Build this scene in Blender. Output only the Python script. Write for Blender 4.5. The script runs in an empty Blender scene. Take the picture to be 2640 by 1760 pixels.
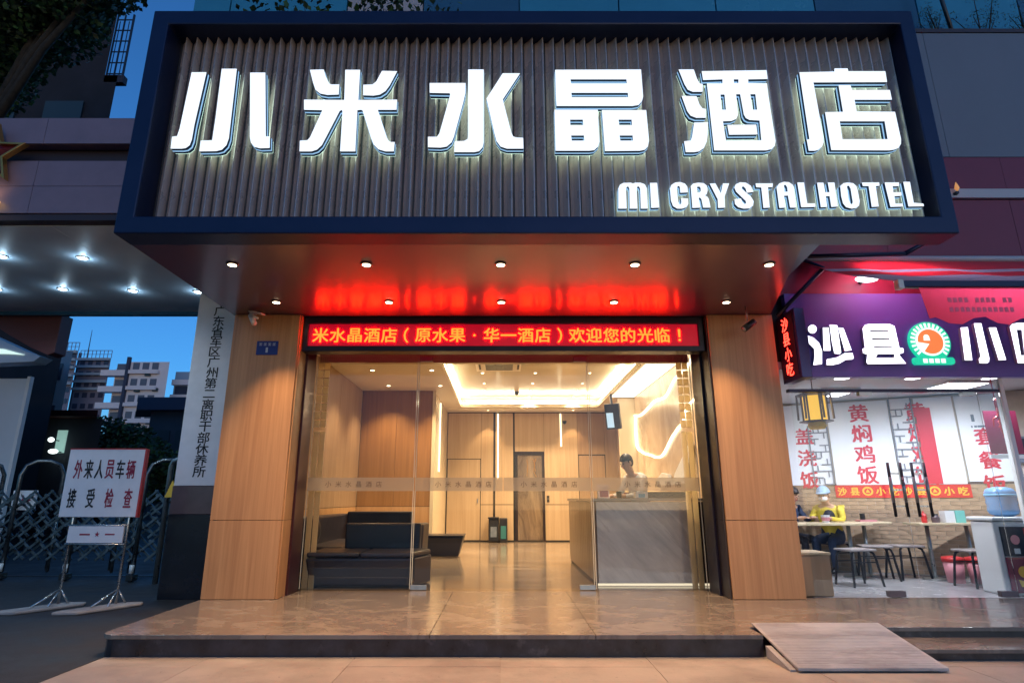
import bpy, math, random
from mathutils import Vector, Matrix
from mathutils.geometry import tessellate_polygon

R = math.radians
PI = math.pi
random.seed(7)
scene = bpy.context.scene
col = scene.collection

# ---------------------------------------------------------------- camera
cam_data = bpy.data.cameras.new("camera")
cam = bpy.data.objects.new("camera", cam_data)
col.objects.link(cam)
cam.location = (0, 0, 1.1)
cam.rotation_euler = (R(105), 0, 0)
cam_data.sensor_width = 36.0
cam_data.lens = 20.686
cam_data.shift_x = 0.0087
cam_data.clip_start = 0.05
cam_data.clip_end = 1500
scene.camera = cam

# ---------------------------------------------------------------- dusk sky
SUN_EL, SUN_ROT = R(6.5), R(160)
world = bpy.data.worlds.new("World")
scene.world = world
world.use_nodes = True
wn = world.node_tree
wn.nodes.clear()
w_out = wn.nodes.new("ShaderNodeOutputWorld")
w_bg = wn.nodes.new("ShaderNodeBackground")
w_sky = wn.nodes.new("ShaderNodeTexSky")
w_sky.sky_type = 'NISHITA'
w_sky.sun_disc = False
w_sky.sun_elevation = SUN_EL
w_sky.sun_rotation = SUN_ROT
w_sky.air_density = 1.0
w_sky.dust_density = 0.5
w_sky.ozone_density = 6.0
w_tint = wn.nodes.new("ShaderNodeMix")
w_tint.data_type = 'RGBA'
w_tint.blend_type = 'MULTIPLY'
w_tint.inputs[0].default_value = 1.0
w_tint.inputs[7].default_value = (1.0, 1.0, 1.0, 1)
wn.links.new(w_sky.outputs[0], w_tint.inputs[6])
wn.links.new(w_tint.outputs[2], w_bg.inputs[0])
w_bg.inputs[1].default_value = 0.135
wn.links.new(w_bg.outputs[0], w_out.inputs[0])

sun_data = bpy.data.lights.new("sun", 'SUN')
sun_data.energy = 0.03
sun_data.angle = R(20)
sun_data.color = (1.0, 0.70, 0.66)
sun = bpy.data.objects.new("sun", sun_data)
col.objects.link(sun)
sun.location = (-20, -30, 30)
_sd = Vector((math.sin(SUN_ROT) * math.cos(SUN_EL), math.cos(SUN_ROT) * math.cos(SUN_EL), math.sin(SUN_EL)))
sun.rotation_euler = (-_sd).to_track_quat('-Z', 'Y').to_euler()

scene.view_settings.view_transform = 'Standard'
scene.view_settings.look = 'None'
scene.view_settings.exposure = 0.75     # dusk exposure: the sky sets the level
LAMP = 0.595                             # all lamps share this dimmer
scene.view_settings.gamma = 1.0
scene.view_settings.use_curve_mapping = False
scene.render.engine = 'CYCLES'
scene.cycles.use_denoising = True
try:
    scene.cycles.denoiser = 'OPENIMAGEDENOISE'
except Exception:
    pass
scene.cycles.max_bounces = 8
scene.cycles.transparent_max_bounces = 16
scene.cycles.caustics_reflective = False
scene.cycles.caustics_refractive = False
scene.cycles.sample_clamp_indirect = 4.0

# ---------------------------------------------------------------- materials
def _nodes(name):
    m = bpy.data.materials.new(name)
    m.use_nodes = True
    nt = m.node_tree
    return m, nt, nt.nodes["Principled BSDF"]

def _link(nt, a, b):
    nt.links.new(a, b)

def _coords(nt, scale, rot=(0, 0, 0), turned=False):
    tc = nt.nodes.new("ShaderNodeTexCoord")
    mp = nt.nodes.new("ShaderNodeMapping")
    if turned:
        mp.vector_type = 'TEXTURE'
    mp.inputs['Scale'].default_value = scale
    mp.inputs['Rotation'].default_value = rot
    _link(nt, tc.outputs['Object'], mp.inputs['Vector'])
    return mp.outputs[0]

def c4(c):
    return (c[0], c[1], c[2], 1)

def pbr(name, color, rough=0.5, metal=0.0, vary=0.0, scale=3.0, rvary=0.0, bump=0.0, bscale=40.0, spec=0.5, coat=0.0, coat_rough=0.03):
    m, nt, b = _nodes(name)
    b.inputs['Base Color'].default_value = c4(color)
    b.inputs['Roughness'].default_value = rough
    b.inputs['Metallic'].default_value = metal
    b.inputs['Specular IOR Level'].default_value = spec
    b.inputs['Coat Weight'].default_value = coat
    b.inputs['Coat Roughness'].default_value = coat_rough
    if vary or rvary:
        n = nt.nodes.new("ShaderNodeTexNoise")
        n.inputs['Scale'].default_value = 1.0
        n.inputs['Detail'].default_value = 6
        n.inputs['Roughness'].default_value = 0.62
        _link(nt, _coords(nt, (scale,) * 3), n.inputs['Vector'])
        if vary:
            r = nt.nodes.new("ShaderNodeValToRGB")
            r.color_ramp.elements[0].position = 0.3
            r.color_ramp.elements[1].position = 0.72
            r.color_ramp.elements[0].color = c4([x * (1 - vary) for x in color])
            r.color_ramp.elements[1].color = c4([min(1, x * (1 + vary)) for x in color])
            _link(nt, n.outputs[0], r.inputs[0])
            _link(nt, r.outputs[0], b.inputs['Base Color'])
        if rvary:
            mr = nt.nodes.new("ShaderNodeMapRange")
            mr.inputs[1].default_value = 0.3
            mr.inputs[2].default_value = 0.7
            mr.inputs[3].default_value = max(0.02, rough - rvary)
            mr.inputs[4].default_value = min(1, rough + rvary)
            _link(nt, n.outputs[0], mr.inputs[0])
            _link(nt, mr.outputs[0], b.inputs['Roughness'])
    if bump:
        n2 = nt.nodes.new("ShaderNodeTexNoise")
        n2.inputs['Scale'].default_value = 1.0
        n2.inputs['Detail'].default_value = 4
        _link(nt, _coords(nt, (bscale,) * 3), n2.inputs['Vector'])
        bp = nt.nodes.new("ShaderNodeBump")
        bp.inputs['Strength'].default_value = bump
        bp.inputs['Distance'].default_value = 0.01
        _link(nt, n2.outputs[0], bp.inputs['Height'])
        _link(nt, bp.outputs[0], b.inputs['Normal'])
    return m

def wood(name, dark, light, rough=0.4, sx=26.0, sz=0.7, coat=0.0):
    """veneer with upright grain"""
    m, nt, b = _nodes(name)
    n = nt.nodes.new("ShaderNodeTexNoise")
    n.inputs['Scale'].default_value = 1.0
    n.inputs['Detail'].default_value = 7
    n.inputs['Roughness'].default_value = 0.6
    n.inputs['Distortion'].default_value = 0.4
    _link(nt, _coords(nt, (sx, sx, sz)), n.inputs['Vector'])
    w = nt.nodes.new("ShaderNodeTexNoise")
    w.inputs['Scale'].default_value = 1.0
    w.inputs['Detail'].default_value = 2
    _link(nt, _coords(nt, (5, 5, 0.35)), w.inputs['Vector'])
    mx = nt.nodes.new("ShaderNodeMath")
    mx.operation = 'MULTIPLY_ADD'
    mx.inputs[1].default_value = 0.65
    _link(nt, n.outputs[0], mx.inputs[0])
    mw = nt.nodes.new("ShaderNodeMath")
    mw.operation = 'MULTIPLY'
    mw.inputs[1].default_value = 0.35
    _link(nt, w.outputs[0], mw.inputs[0])
    _link(nt, mw.outputs[0], mx.inputs[2])
    r = nt.nodes.new("ShaderNodeValToRGB")
    r.color_ramp.elements[0].position = 0.36
    r.color_ramp.elements[1].position = 0.64
    r.color_ramp.elements[0].color = c4(dark)
    r.color_ramp.elements[1].color = c4(light)
    _link(nt, mx.outputs[0], r.inputs[0])
    _link(nt, r.outputs[0], b.inputs['Base Color'])
    b.inputs['Roughness'].default_value = rough
    b.inputs['Coat Weight'].default_value = coat
    b.inputs['Coat Roughness'].default_value = 0.2
    return m

def marble(name, c1, c2, vein, rough=0.15, scale=(1.2, 1.2, 1.2), rot=(0, 0, 0.6), distort=2.2, veinw=0.55, rvary=0.0, turned=False):
    m, nt, b = _nodes(name)
    vec = _coords(nt, scale, rot, turned)
    n = nt.nodes.new("ShaderNodeTexNoise")
    n.inputs['Scale'].default_value = 1.0
    n.inputs['Detail'].default_value = 9
    n.inputs['Roughness'].default_value = 0.66
    n.inputs['Distortion'].default_value = distort
    _link(nt, vec, n.inputs['Vector'])
    r = nt.nodes.new("ShaderNodeValToRGB")
    e = r.color_ramp.elements
    e[0].position = 0.32
    e[0].color = c4(c1)
    e[1].position = 0.68
    e[1].color = c4(c2)
    x = e.new(veinw)
    x.color = c4(vein)
    y = e.new(veinw + 0.035)
    y.color = c4([(p + q) / 2 for p, q in zip(c1, c2)])
    _link(nt, n.outputs[0], r.inputs[0])
    _link(nt, r.outputs[0], b.inputs['Base Color'])
    b.inputs['Roughness'].default_value = rough
    if rvary:
        mr = nt.nodes.new("ShaderNodeMapRange")
        mr.inputs[1].default_value = 0.3
        mr.inputs[2].default_value = 0.7
        mr.inputs[3].default_value = max(0.02, rough - rvary)
        mr.inputs[4].default_value = rough + rvary
        _link(nt, n.outputs[0], mr.inputs[0])
        _link(nt, mr.outputs[0], b.inputs['Roughness'])
    return m

def emit(name, color, strength):
    m, nt, b = _nodes(name)
    b.inputs['Base Color'].default_value = c4([x * 0.6 for x in color])
    b.inputs['Roughness'].default_value = 0.4
    b.inputs['Emission Color'].default_value = c4(color)
    b.inputs['Emission Strength'].default_value = strength * LAMP
    return m

def glassy(name, tint=(0.96, 0.98, 0.97), ior=1.45, rough=0.0, gl=1.0):
    m = bpy.data.materials.new(name)
    m.use_nodes = True
    nt = m.node_tree
    nt.nodes.clear()
    o = nt.nodes.new("ShaderNodeOutputMaterial")
    t = nt.nodes.new("ShaderNodeBsdfTransparent")
    t.inputs[0].default_value = c4(tint)
    g = nt.nodes.new("ShaderNodeBsdfGlossy")
    g.inputs['Roughness'].default_value = rough
    f = nt.nodes.new("ShaderNodeFresnel")
    f.inputs[0].default_value = ior
    k = nt.nodes.new("ShaderNodeMath")
    k.operation = 'MULTIPLY'
    k.inputs[1].default_value = gl
    x = nt.nodes.new("ShaderNodeMixShader")
    _link(nt, f.outputs[0], k.inputs[0])
    _link(nt, k.outputs[0], x.inputs[0])
    _link(nt, t.outputs[0], x.inputs[1])
    _link(nt, g.outputs[0], x.inputs[2])
    _link(nt, x.outputs[0], o.inputs[0])
    return m

def frosted(name, color, cover):
    m = bpy.data.materials.new(name)
    m.use_nodes = True
    nt = m.node_tree
    nt.nodes.clear()
    o = nt.nodes.new("ShaderNodeOutputMaterial")
    t = nt.nodes.new("ShaderNodeBsdfTransparent")
    d = nt.nodes.new("ShaderNodeBsdfDiffuse")
    d.inputs[0].default_value = c4(color)
    tl = nt.nodes.new("ShaderNodeBsdfTranslucent")
    tl.inputs[0].default_value = c4(color)
    a = nt.nodes.new("ShaderNodeMixShader")
    a.inputs[0].default_value = 0.55
    x = nt.nodes.new("ShaderNodeMixShader")
    x.inputs[0].default_value = cover
    _link(nt, d.outputs[0], a.inputs[1])
    _link(nt, tl.outputs[0], a.inputs[2])
    _link(nt, t.outputs[0], x.inputs[1])
    _link(nt, a.outputs[0], x.inputs[2])
    _link(nt, x.outputs[0], o.inputs[0])
    return m

def fabric(name, color, trans=0.4, rough=0.8):
    m = bpy.data.materials.new(name)
    m.use_nodes = True
    nt = m.node_tree
    nt.nodes.clear()
    o = nt.nodes.new("ShaderNodeOutputMaterial")
    d = nt.nodes.new("ShaderNodeBsdfPrincipled")
    d.inputs['Base Color'].default_value = c4(color)
    d.inputs['Roughness'].default_value = rough
    tl = nt.nodes.new("ShaderNodeBsdfTranslucent")
    tl.inputs[0].default_value = c4(color)
    x = nt.nodes.new("ShaderNodeMixShader")
    x.inputs[0].default_value = trans
    _link(nt, d.outputs[0], x.inputs[1])
    _link(nt, tl.outputs[0], x.inputs[2])
    _link(nt, x.outputs[0], o.inputs[0])
    return m

M = {}
M['navy'] = pbr('navy_metal', (0.008, 0.018, 0.058), 0.38, 0.35, 0.15, 2.0, 0.06)
M['fin'] = pbr('fin_aluminium', (0.62, 0.50, 0.47), 0.30, 0.35, 0.12, 3.0, 0.08)
M['fin_back'] = pbr('sign_backing', (0.05, 0.05, 0.06), 0.6)
M['letter_side'] = pbr('letter_return', (0.025, 0.06, 0.13), 0.25, 0.3)
M['letter_rim'] = emit('letter_rim_lit', (0.36, 0.66, 1.0), 0.75)
M['letter_face'] = emit('letter_face_lit', (0.84, 0.92, 1.0), 1.12)
M['letter_back'] = emit('letter_halo_lit', (0.66, 1.0, 0.84), 2.4)
M['soffit'] = pbr('soffit_black_gloss', (0.040, 0.008, 0.040), 0.55, 0.0, 0.1, 1.0, 0.04, spec=1.0, coat=0.8, coat_rough=0.19)
M['pillar'] = wood('pillar_veneer', (0.40, 0.195, 0.08), (0.56, 0.30, 0.13), 0.42)
M['pillar_dark'] = pbr('pillar_core', (0.02, 0.015, 0.014), 0.6)
M['red_metal'] = pbr('dark_red_metal', (0.07, 0.018, 0.022), 0.3, 0.4, 0.1, 4)
M['brown_metal'] = pbr('dark_brown_metal', (0.045, 0.03, 0.028), 0.32, 0.4)
M['marble'] = marble('floor_marble', (0.235, 0.19, 0.145), (0.31, 0.255, 0.20), (0.195, 0.155, 0.115), 0.13, (0.5, 2.6, 1), (0, 0, 0.15), 1.4, 0.5, 0.04)
M['porch'] = marble('porch_marble', (0.215, 0.178, 0.145), (0.275, 0.232, 0.186), (0.195, 0.16, 0.13), 0.17, (2.2, 3.4, 1), (0, 0, 0.12), 0.9, 0.5, 0.08)
M['granite'] = pbr('dark_granite', (0.028, 0.025, 0.029), 0.35, 0, 0.7, 5.0, 0.1, 0.1, 30)
def grime(m, scale, lo, hi, color, amount, coords_scale=None):
    '''worn dirt: patches of another colour laid over the base colour of m'''
    nt = m.node_tree
    b = nt.nodes["Principled BSDF"]
    n = nt.nodes.new("ShaderNodeTexNoise")
    n.inputs['Scale'].default_value = 1.0
    n.inputs['Detail'].default_value = 8
    n.inputs['Roughness'].default_value = 0.7
    geo = nt.nodes.new("ShaderNodeNewGeometry")
    mp = nt.nodes.new("ShaderNodeMapping")
    mp.inputs['Scale'].default_value = coords_scale or (scale,) * 3
    _link(nt, geo.outputs['Position'], mp.inputs['Vector'])
    _link(nt, mp.outputs[0], n.inputs['Vector'])
    mr = nt.nodes.new("ShaderNodeMapRange")
    mr.inputs[1].default_value = lo
    mr.inputs[2].default_value = hi
    mr.inputs[4].default_value = amount
    _link(nt, n.outputs[0], mr.inputs[0])
    mx = nt.nodes.new("ShaderNodeMix")
    mx.data_type = 'RGBA'
    src = b.inputs['Base Color'].links[0].from_socket if b.inputs['Base Color'].links else None
    if src:
        _link(nt, src, mx.inputs[6])
    else:
        mx.inputs[6].default_value = b.inputs['Base Color'].default_value
    mx.inputs[7].default_value = c4(color)
    _link(nt, mr.outputs[0], mx.inputs[0])
    _link(nt, mx.outputs[2], b.inputs['Base Color'])
    return m

M['tile'] = pbr('pavement_tile', (0.41, 0.345, 0.28), 0.5, 0, 0.13, 2.5, 0.12, 0.15, 25)
M['tile_b'] = pbr('pavement_tile_stained', (0.37, 0.305, 0.25), 0.55, 0, 0.2, 2.0, 0.12, 0.15, 25)
for k in ('tile', 'tile_b'):
    grime(M[k], 1.3, 0.46, 0.66, (0.21, 0.17, 0.14), 0.6)
    grime(M[k], 22.0, 0.635, 0.68, (0.09, 0.08, 0.075), 0.7)
M['asphalt'] = pbr('asphalt', (0.018, 0.018, 0.021), 0.72, 0, 0.45, 1.6, 0.2, 0.4, 60)
M['ramp'] = pbr('ramp_plate', (0.44, 0.42, 0.41), 0.42, 0.1, 0.2, 2.2, 0.12, 0.1, 40)
grime(M['ramp'], 3.0, 0.46, 0.68, (0.17, 0.14, 0.13), 0.75, (1.2, 5.0, 3.0))
grime(M['porch'], 1.3, 0.50, 0.72, (0.15, 0.12, 0.10), 0.5)
grime(M['granite'], 6.0, 0.56, 0.70, (0.13, 0.12, 0.12), 0.5)
M['concrete'] = pbr('concrete', (0.36, 0.34, 0.33), 0.8, 0, 0.2, 4.0, 0, 0.3, 30)
M['lobby_wall'] = wood('lobby_wall_veneer', (0.31, 0.20, 0.115), (0.41, 0.28, 0.17), 0.45, 18, 0.6)
M['lobby_amber'] = wood('lobby_amber_veneer', (0.25, 0.115, 0.030), (0.34, 0.165, 0.05), 0.42, 20, 0.6)
M['lobby_pale'] = wood('lobby_pale_veneer', (0.46, 0.33, 0.20), (0.56, 0.42, 0.27), 0.45, 18, 0.5)
M['wainscot'] = wood('lobby_wainscot', (0.44, 0.25, 0.11), (0.56, 0.34, 0.16), 0.4, 18, 0.5)
M['ceiling'] = pbr('ceiling_paint', (0.86, 0.78, 0.64), 0.5, 0, 0.03, 1.0)
M['tray'] = pbr('ceiling_tray_gloss', (0.68, 0.60, 0.46), 0.17, 0, 0.03, 1.0)
M['white_panel'] = emit('stretch_ceiling_lit', (1.0, 0.86, 0.66), 3.2)
M['cove'] = emit('cove_strip_lit', (1.0, 0.82, 0.54), 44.0)
M['plinth_line'] = emit('plinth_line_lit', (1.0, 0.85, 0.60), 0.9)
M['gate_steel'] = pbr('gate_steel', (0.13, 0.15, 0.165), 0.34, 0.85, 0.5, 7, 0.12)
M['ledline'] = emit('led_line_lit', (1.0, 0.87, 0.60), 2.6)
M['warm_lamp'] = emit('warm_lamp_lit', (1.0, 0.80, 0.52), 14.0)
M['cool_lamp'] = emit('cool_lamp_lit', (0.82, 0.95, 1.0), 14.0)
M['shop_lamp'] = emit('shop_lamp_lit', (0.90, 0.92, 1.0), 8.0)
M['ring'] = pbr('lamp_ring', (0.10, 0.09, 0.08), 0.35, 0.6)
M['ring_white'] = pbr('lamp_ring_white', (0.6, 0.58, 0.55), 0.4)
M['glass'] = glassy('clear_glass', (0.965, 0.975, 0.965), 1.45, 0.0, 0.65)
M['glass_edge'] = pbr('glass_edge', (0.62, 0.60, 0.48), 0.15, 0.0)  # polished pane edges; light they catch is put into their pale colour
M['frost'] = frosted('frosted_band', (0.80, 0.72, 0.58), 0.42)
M['band_text'] = pbr('band_text', (0.12, 0.09, 0.06), 0.6)
M['steel'] = pbr('brushed_steel', (0.50, 0.50, 0.50), 0.28, 0.9, 0.1, 8, 0.06)
M['dull_steel'] = pbr('dull_steel', (0.34, 0.36, 0.36), 0.34, 0.85, 0.2, 8, 0.1)
M['dark_steel'] = pbr('dark_steel', (0.05, 0.055, 0.065), 0.4, 0.7)
M['bronze'] = marble('dark_bronze', (0.07, 0.045, 0.035), (0.16, 0.11, 0.08), (0.30, 0.22, 0.14), 0.16, (1.5, 1.5, 0.5), (0, 0, 0), 1.0, 0.6)
M['slot'] = pbr('dark_slot', (0.012, 0.011, 0.010), 0.5)
M['sofa'] = pbr('sofa_leather', (0.014, 0.016, 0.026), 0.34, 0, 0.2, 3.0, 0.06, 0.12, 60)
M['sofa_side'] = pbr('sofa_side_leather', (0.034, 0.032, 0.044), 0.36, 0, 0.2, 3.0, 0.05, 0.12, 60)
M['counter'] = marble('counter_marble', (0.46, 0.42, 0.40), (0.66, 0.60, 0.56), (0.70, 0.65, 0.61), 0.22, (1.6, 1.0, 0.28), (0, 0.80, 0), 0.35, 0.56, 0.0, True)
M['counter_side'] = wood('counter_side_slats', (0.26, 0.185, 0.12), (0.40, 0.30, 0.20), 0.35, 22, 0.4)
M['counter_top'] = pbr('counter_top', (0.26, 0.235, 0.225), 0.2, 0, 0.2, 6)
M['onyx'] = marble('onyx_wall', (0.42, 0.27, 0.15), (0.62, 0.44, 0.26), (0.70, 0.54, 0.36), 0.25, (0.5, 0.55, 0.35), (0.5, 0.2, 0.3), 2.4, 0.6)
M['cream'] = pbr('cream_lacquer', (0.70, 0.60, 0.42), 0.22, 0, 0.05, 3)
M['cream_matte'] = pbr('cream_matte', (0.78, 0.66, 0.44), 0.5, 0, 0.06, 6)
M['mirrored_cream'] = fabric('mirrored_cream', (0.92, 0.80, 0.56), 0.75, 0.25)  # cream tone of the mirrored lobby light, for the end strips
M['mural_glow'] = emit('mural_glow_lit', (1.0, 0.86, 0.58), 6.0)
M['tv_screen'] = emit('tv_screen_lit', (0.45, 0.68, 0.92), 0.75)
M['black'] = pbr('black_plastic', (0.014, 0.014, 0.016), 0.4)
M['teal_plastic'] = pbr('teal_plastic', (0.03, 0.16, 0.17), 0.4)
M['white_plastic'] = pbr('white_plastic', (0.72, 0.72, 0.72), 0.35)
M['white_paint'] = pbr('white_paint', (0.74, 0.74, 0.73), 0.55, 0, 0.05, 3)
M['led_case'] = pbr('led_casing', (0.022, 0.018, 0.035), 0.3, 0.4)
M['led_screen'] = emit('led_screen_red', (1.0, 0.002, 0.040), 0.30)
M['led_text'] = emit('led_text_amber', (1.0, 0.0115, 0.0012), 40.0)
M['plate_blue'] = pbr('plate_blue', (0.012, 0.022, 0.20), 0.35)
M['plate_ink'] = pbr('plate_ink', (0.45, 0.50, 0.62), 0.5)
M['fascia'] = pbr('fascia_panel', (0.22, 0.165, 0.215), 0.45, 0.0, 0.12, 2.0, 0.06)
M['fascia_dark'] = pbr('fascia_dark', (0.035, 0.022, 0.030), 0.5)
M['gate_soffit'] = pbr('gate_soffit', (0.62, 0.78, 0.94), 0.5, 0.1, 0.08, 1.2, 0.05)
M['star_red'] = pbr('star_red', (0.14, 0.012, 0.018), 0.35)
M['star_gold'] = pbr('star_gold', (0.55, 0.30, 0.08), 0.3, 0.8)
M['sign_white'] = pbr('sign_white', (0.80, 0.79, 0.83), 0.5, 0, 0.05, 6)
M['ink'] = pbr('ink_black', (0.015, 0.015, 0.018), 0.6)
M['ink_red'] = pbr('ink_red', (0.30, 0.015, 0.05), 0.5)
M['red_edge'] = pbr('red_edge', (0.55, 0.05, 0.05), 0.45)
M['plum_stone'] = pbr('plum_stone', (0.12, 0.085, 0.095), 0.2, 0, 0.15, 4)
M['black_stone'] = pbr('black_stone', (0.010, 0.011, 0.018), 0.25, 0, 0.3, 4)
M['brown_clad'] = pbr('brown_cladding', (0.085, 0.022, 0.024), 0.5, 0, 0.1, 2)
M['booth_white'] = pbr('booth_white', (0.62, 0.66, 0.70), 0.4, 0, 0.04, 1.5)
M['booth_lit'] = emit('booth_strip_lit', (0.75, 1.0, 0.92), 0.9)
M['green_wall'] = pbr('dark_green_wall', (0.035, 0.06, 0.06), 0.6, 0, 0.3, 0.6)
M['house_dark'] = pbr('house_dark_wall', (0.016, 0.014, 0.020), 0.8, 0, 0.5, 0.8)
M['window_dim'] = pbr('window_dim', (0.03, 0.05, 0.06), 0.4, 0.0)
M['window_warm'] = emit('window_warm_lit', (1.0, 0.50, 0.18), 0.55)
M['window_teal'] = emit('window_teal_lit', (0.55, 0.95, 0.85), 0.35)
M['tower'] = pbr('tower_wall', (0.20, 0.19, 0.25), 0.8, 0, 0.1, 0.08)
M['tower_dark'] = pbr('tower_shaft', (0.04, 0.05, 0.09), 0.7)
M['tower_win'] = pbr('tower_window', (0.05, 0.06, 0.10), 0.2)
M['apt'] = pbr('apartment_wall', (0.80, 0.70, 0.70), 0.8, 0, 0.07, 0.15)
M['apt_win'] = pbr('apartment_window', (0.13, 0.12, 0.15), 0.2)
M['apt_blue'] = pbr('apartment_bluish', (0.33, 0.40, 0.46), 0.8, 0, 0.08, 0.15)
M['shed'] = pbr('shed_wall', (0.05, 0.065, 0.085), 0.7, 0, 0.2, 0.6)
M['bark'] = pbr('bark', (0.035, 0.028, 0.022), 0.9, 0, 0.4, 8, 0, 0.6, 20)
M['leaf'] = pbr('leaf_dark', (0.030, 0.055, 0.022), 0.6, 0, 0.4, 3)
M['leaf_b'] = pbr('leaf_green', (0.05, 0.115, 0.028), 0.55, 0, 0.4, 3)
M['facade_glass'] = pbr('facade_panel_teal', (0.04, 0.25, 0.40), 0.25, 0.0, 0.12, 0.8, 0.05)
M['facade_dark'] = pbr('facade_panel_navy', (0.03, 0.11, 0.20), 0.25, 0.0, 0.1, 0.8, 0.05)
M['facade_cream'] = pbr('facade_panel_cream', (0.40, 0.36, 0.38), 0.6, 0, 0.1, 0.8)
M['shop_grey'] = pbr('shop_facade_grey', (0.14, 0.165, 0.21), 0.5, 0, 0.07, 0.7)
M['shop_maroon'] = pbr('shop_facade_maroon', (0.17, 0.014, 0.05), 0.5, 0, 0.1, 0.7)
M['shop_white'] = pbr('shop_facade_white', (0.45, 0.45, 0.48), 0.5)
M['shop_board'] = pbr('shop_board_purple', (0.14, 0.12, 0.55), 0.32, 0, 0.05, 1.0)
M['shop_letter'] = emit('shop_letter_lit', (0.90, 0.92, 1.0), 2.6)
M['shop_side'] = pbr('shop_letter_side', (0.35, 0.32, 0.5), 0.4)
M['logo_green'] = emit('logo_green_lit', (0.01, 0.62, 0.36), 0.95)
M['logo_white'] = emit('logo_white_lit', (0.78, 1.0, 0.92), 1.2)
M['logo_orange'] = emit('logo_orange_lit', (1.0, 0.24, 0.07), 0.95)
M['blade_blue'] = pbr('blade_box_blue', (0.03, 0.03, 0.16), 0.3, 0.2)
M['blade_face'] = pbr('blade_face_dark', (0.06, 0.01, 0.06), 0.3)
M['neon_red'] = emit('neon_red_lit', (1.0, 0.035, 0.02), 8.0)
M['awning_red'] = fabric('awning_red', (0.80, 0.13, 0.16), 0.55)
M['awning_white'] = fabric('awning_white', (0.70, 0.60, 0.66), 0.5)
M['awning_hang'] = fabric('awning_valance', (0.96, 0.28, 0.40), 0.85)
M['awning_print'] = pbr('awning_print', (0.86, 0.21, 0.31), 0.7)
M['arm'] = pbr('awning_arm', (0.018, 0.02, 0.05), 0.35, 0.5)
M['shop_floor'] = pbr('shop_floor_tile', (0.34, 0.33, 0.34), 0.25, 0, 0.08, 2.0, 0.06)
M['shop_ceiling'] = pbr('shop_ceiling', (0.55, 0.56, 0.60), 0.6)
M['brick'] = pbr('brick_tan', (0.42, 0.29, 0.19), 0.75, 0, 0.25, 2.2, 0, 0.4, 40)
M['mortar'] = pbr('mortar', (0.50, 0.43, 0.36), 0.85, 0, 0.12, 8)
M['poster'] = pbr('poster_white', (0.80, 0.82, 0.86), 0.5, 0, 0.03, 1)
M['poster_red'] = pbr('poster_red', (0.60, 0.015, 0.05), 0.5)
M['lattice'] = pbr('lattice_grey', (0.20, 0.21, 0.25), 0.5)
M['banner'] = pbr('banner_red', (0.62, 0.012, 0.02), 0.55)
M['banner_gold'] = pbr('banner_gold', (0.85, 0.48, 0.05), 0.5)
M['table'] = wood('table_top', (0.52, 0.40, 0.24), (0.66, 0.54, 0.36), 0.35, 12, 12)
M['stool_seat'] = pbr('stool_seat', (0.32, 0.28, 0.27), 0.4, 0, 0.15, 6)
M['stool_leg'] = pbr('stool_leg', (0.014, 0.015, 0.022), 0.4, 0.4)
M['box_tan'] = wood('tan_box', (0.36, 0.22, 0.12), (0.48, 0.31, 0.18), 0.45, 9, 0.8)
M['lantern_face'] = emit('lantern_face_lit', (1.0, 0.56, 0.05), 0.95)
M['lantern_frame'] = pbr('lantern_frame', (0.05, 0.015, 0.03), 0.4)
M['fringe'] = pbr('lantern_fringe', (0.85, 0.52, 0.05), 0.7)
M['jug'] = pbr('blue_jug', (0.14, 0.30, 0.52), 0.12, 0, 0.1, 5)
M['maroon'] = pbr('poster_maroon', (0.20, 0.012, 0.05), 0.4)
M['navy_print'] = pbr('poster_navy', (0.012, 0.014, 0.03), 0.4)
M['pink'] = pbr('pink_plastic', (0.62, 0.25, 0.28), 0.4)
M['red_plastic'] = pbr('red_plastic', (0.55, 0.03, 0.03), 0.4)
M['skin'] = pbr('skin', (0.52, 0.30, 0.20), 0.5, 0, 0.06, 12)
M['hair'] = pbr('hair', (0.018, 0.012, 0.010), 0.5, 0, 0.3, 40)
M['shirt_white'] = pbr('shirt_white', (0.72, 0.71, 0.68), 0.7, 0, 0.05, 10)
M['yellow_cloth'] = pbr('yellow_cloth', (0.72, 0.56, 0.06), 0.7, 0, 0.1, 10)
M['dark_cloth'] = pbr('dark_cloth', (0.02, 0.022, 0.035), 0.75, 0, 0.2, 10)
M['navy_cloth'] = pbr('navy_cloth', (0.03, 0.05, 0.11), 0.75, 0, 0.2, 10)
M['cap_blue'] = pbr('cap_blue', (0.30, 0.45, 0.62), 0.7)
M['lips'] = pbr('lips', (0.34, 0.11, 0.09), 0.5)
M['teal_box'] = pbr('teal_box', (0.20, 0.55, 0.48), 0.4)
M['tissue_blue'] = pbr('tissue_blue', (0.12, 0.38, 0.60), 0.5)
M['chair_red'] = pbr('chair_leather', (0.16, 0.045, 0.035), 0.4)

# ---------------------------------------------------------------- geometry helpers
ORG = {}

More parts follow.
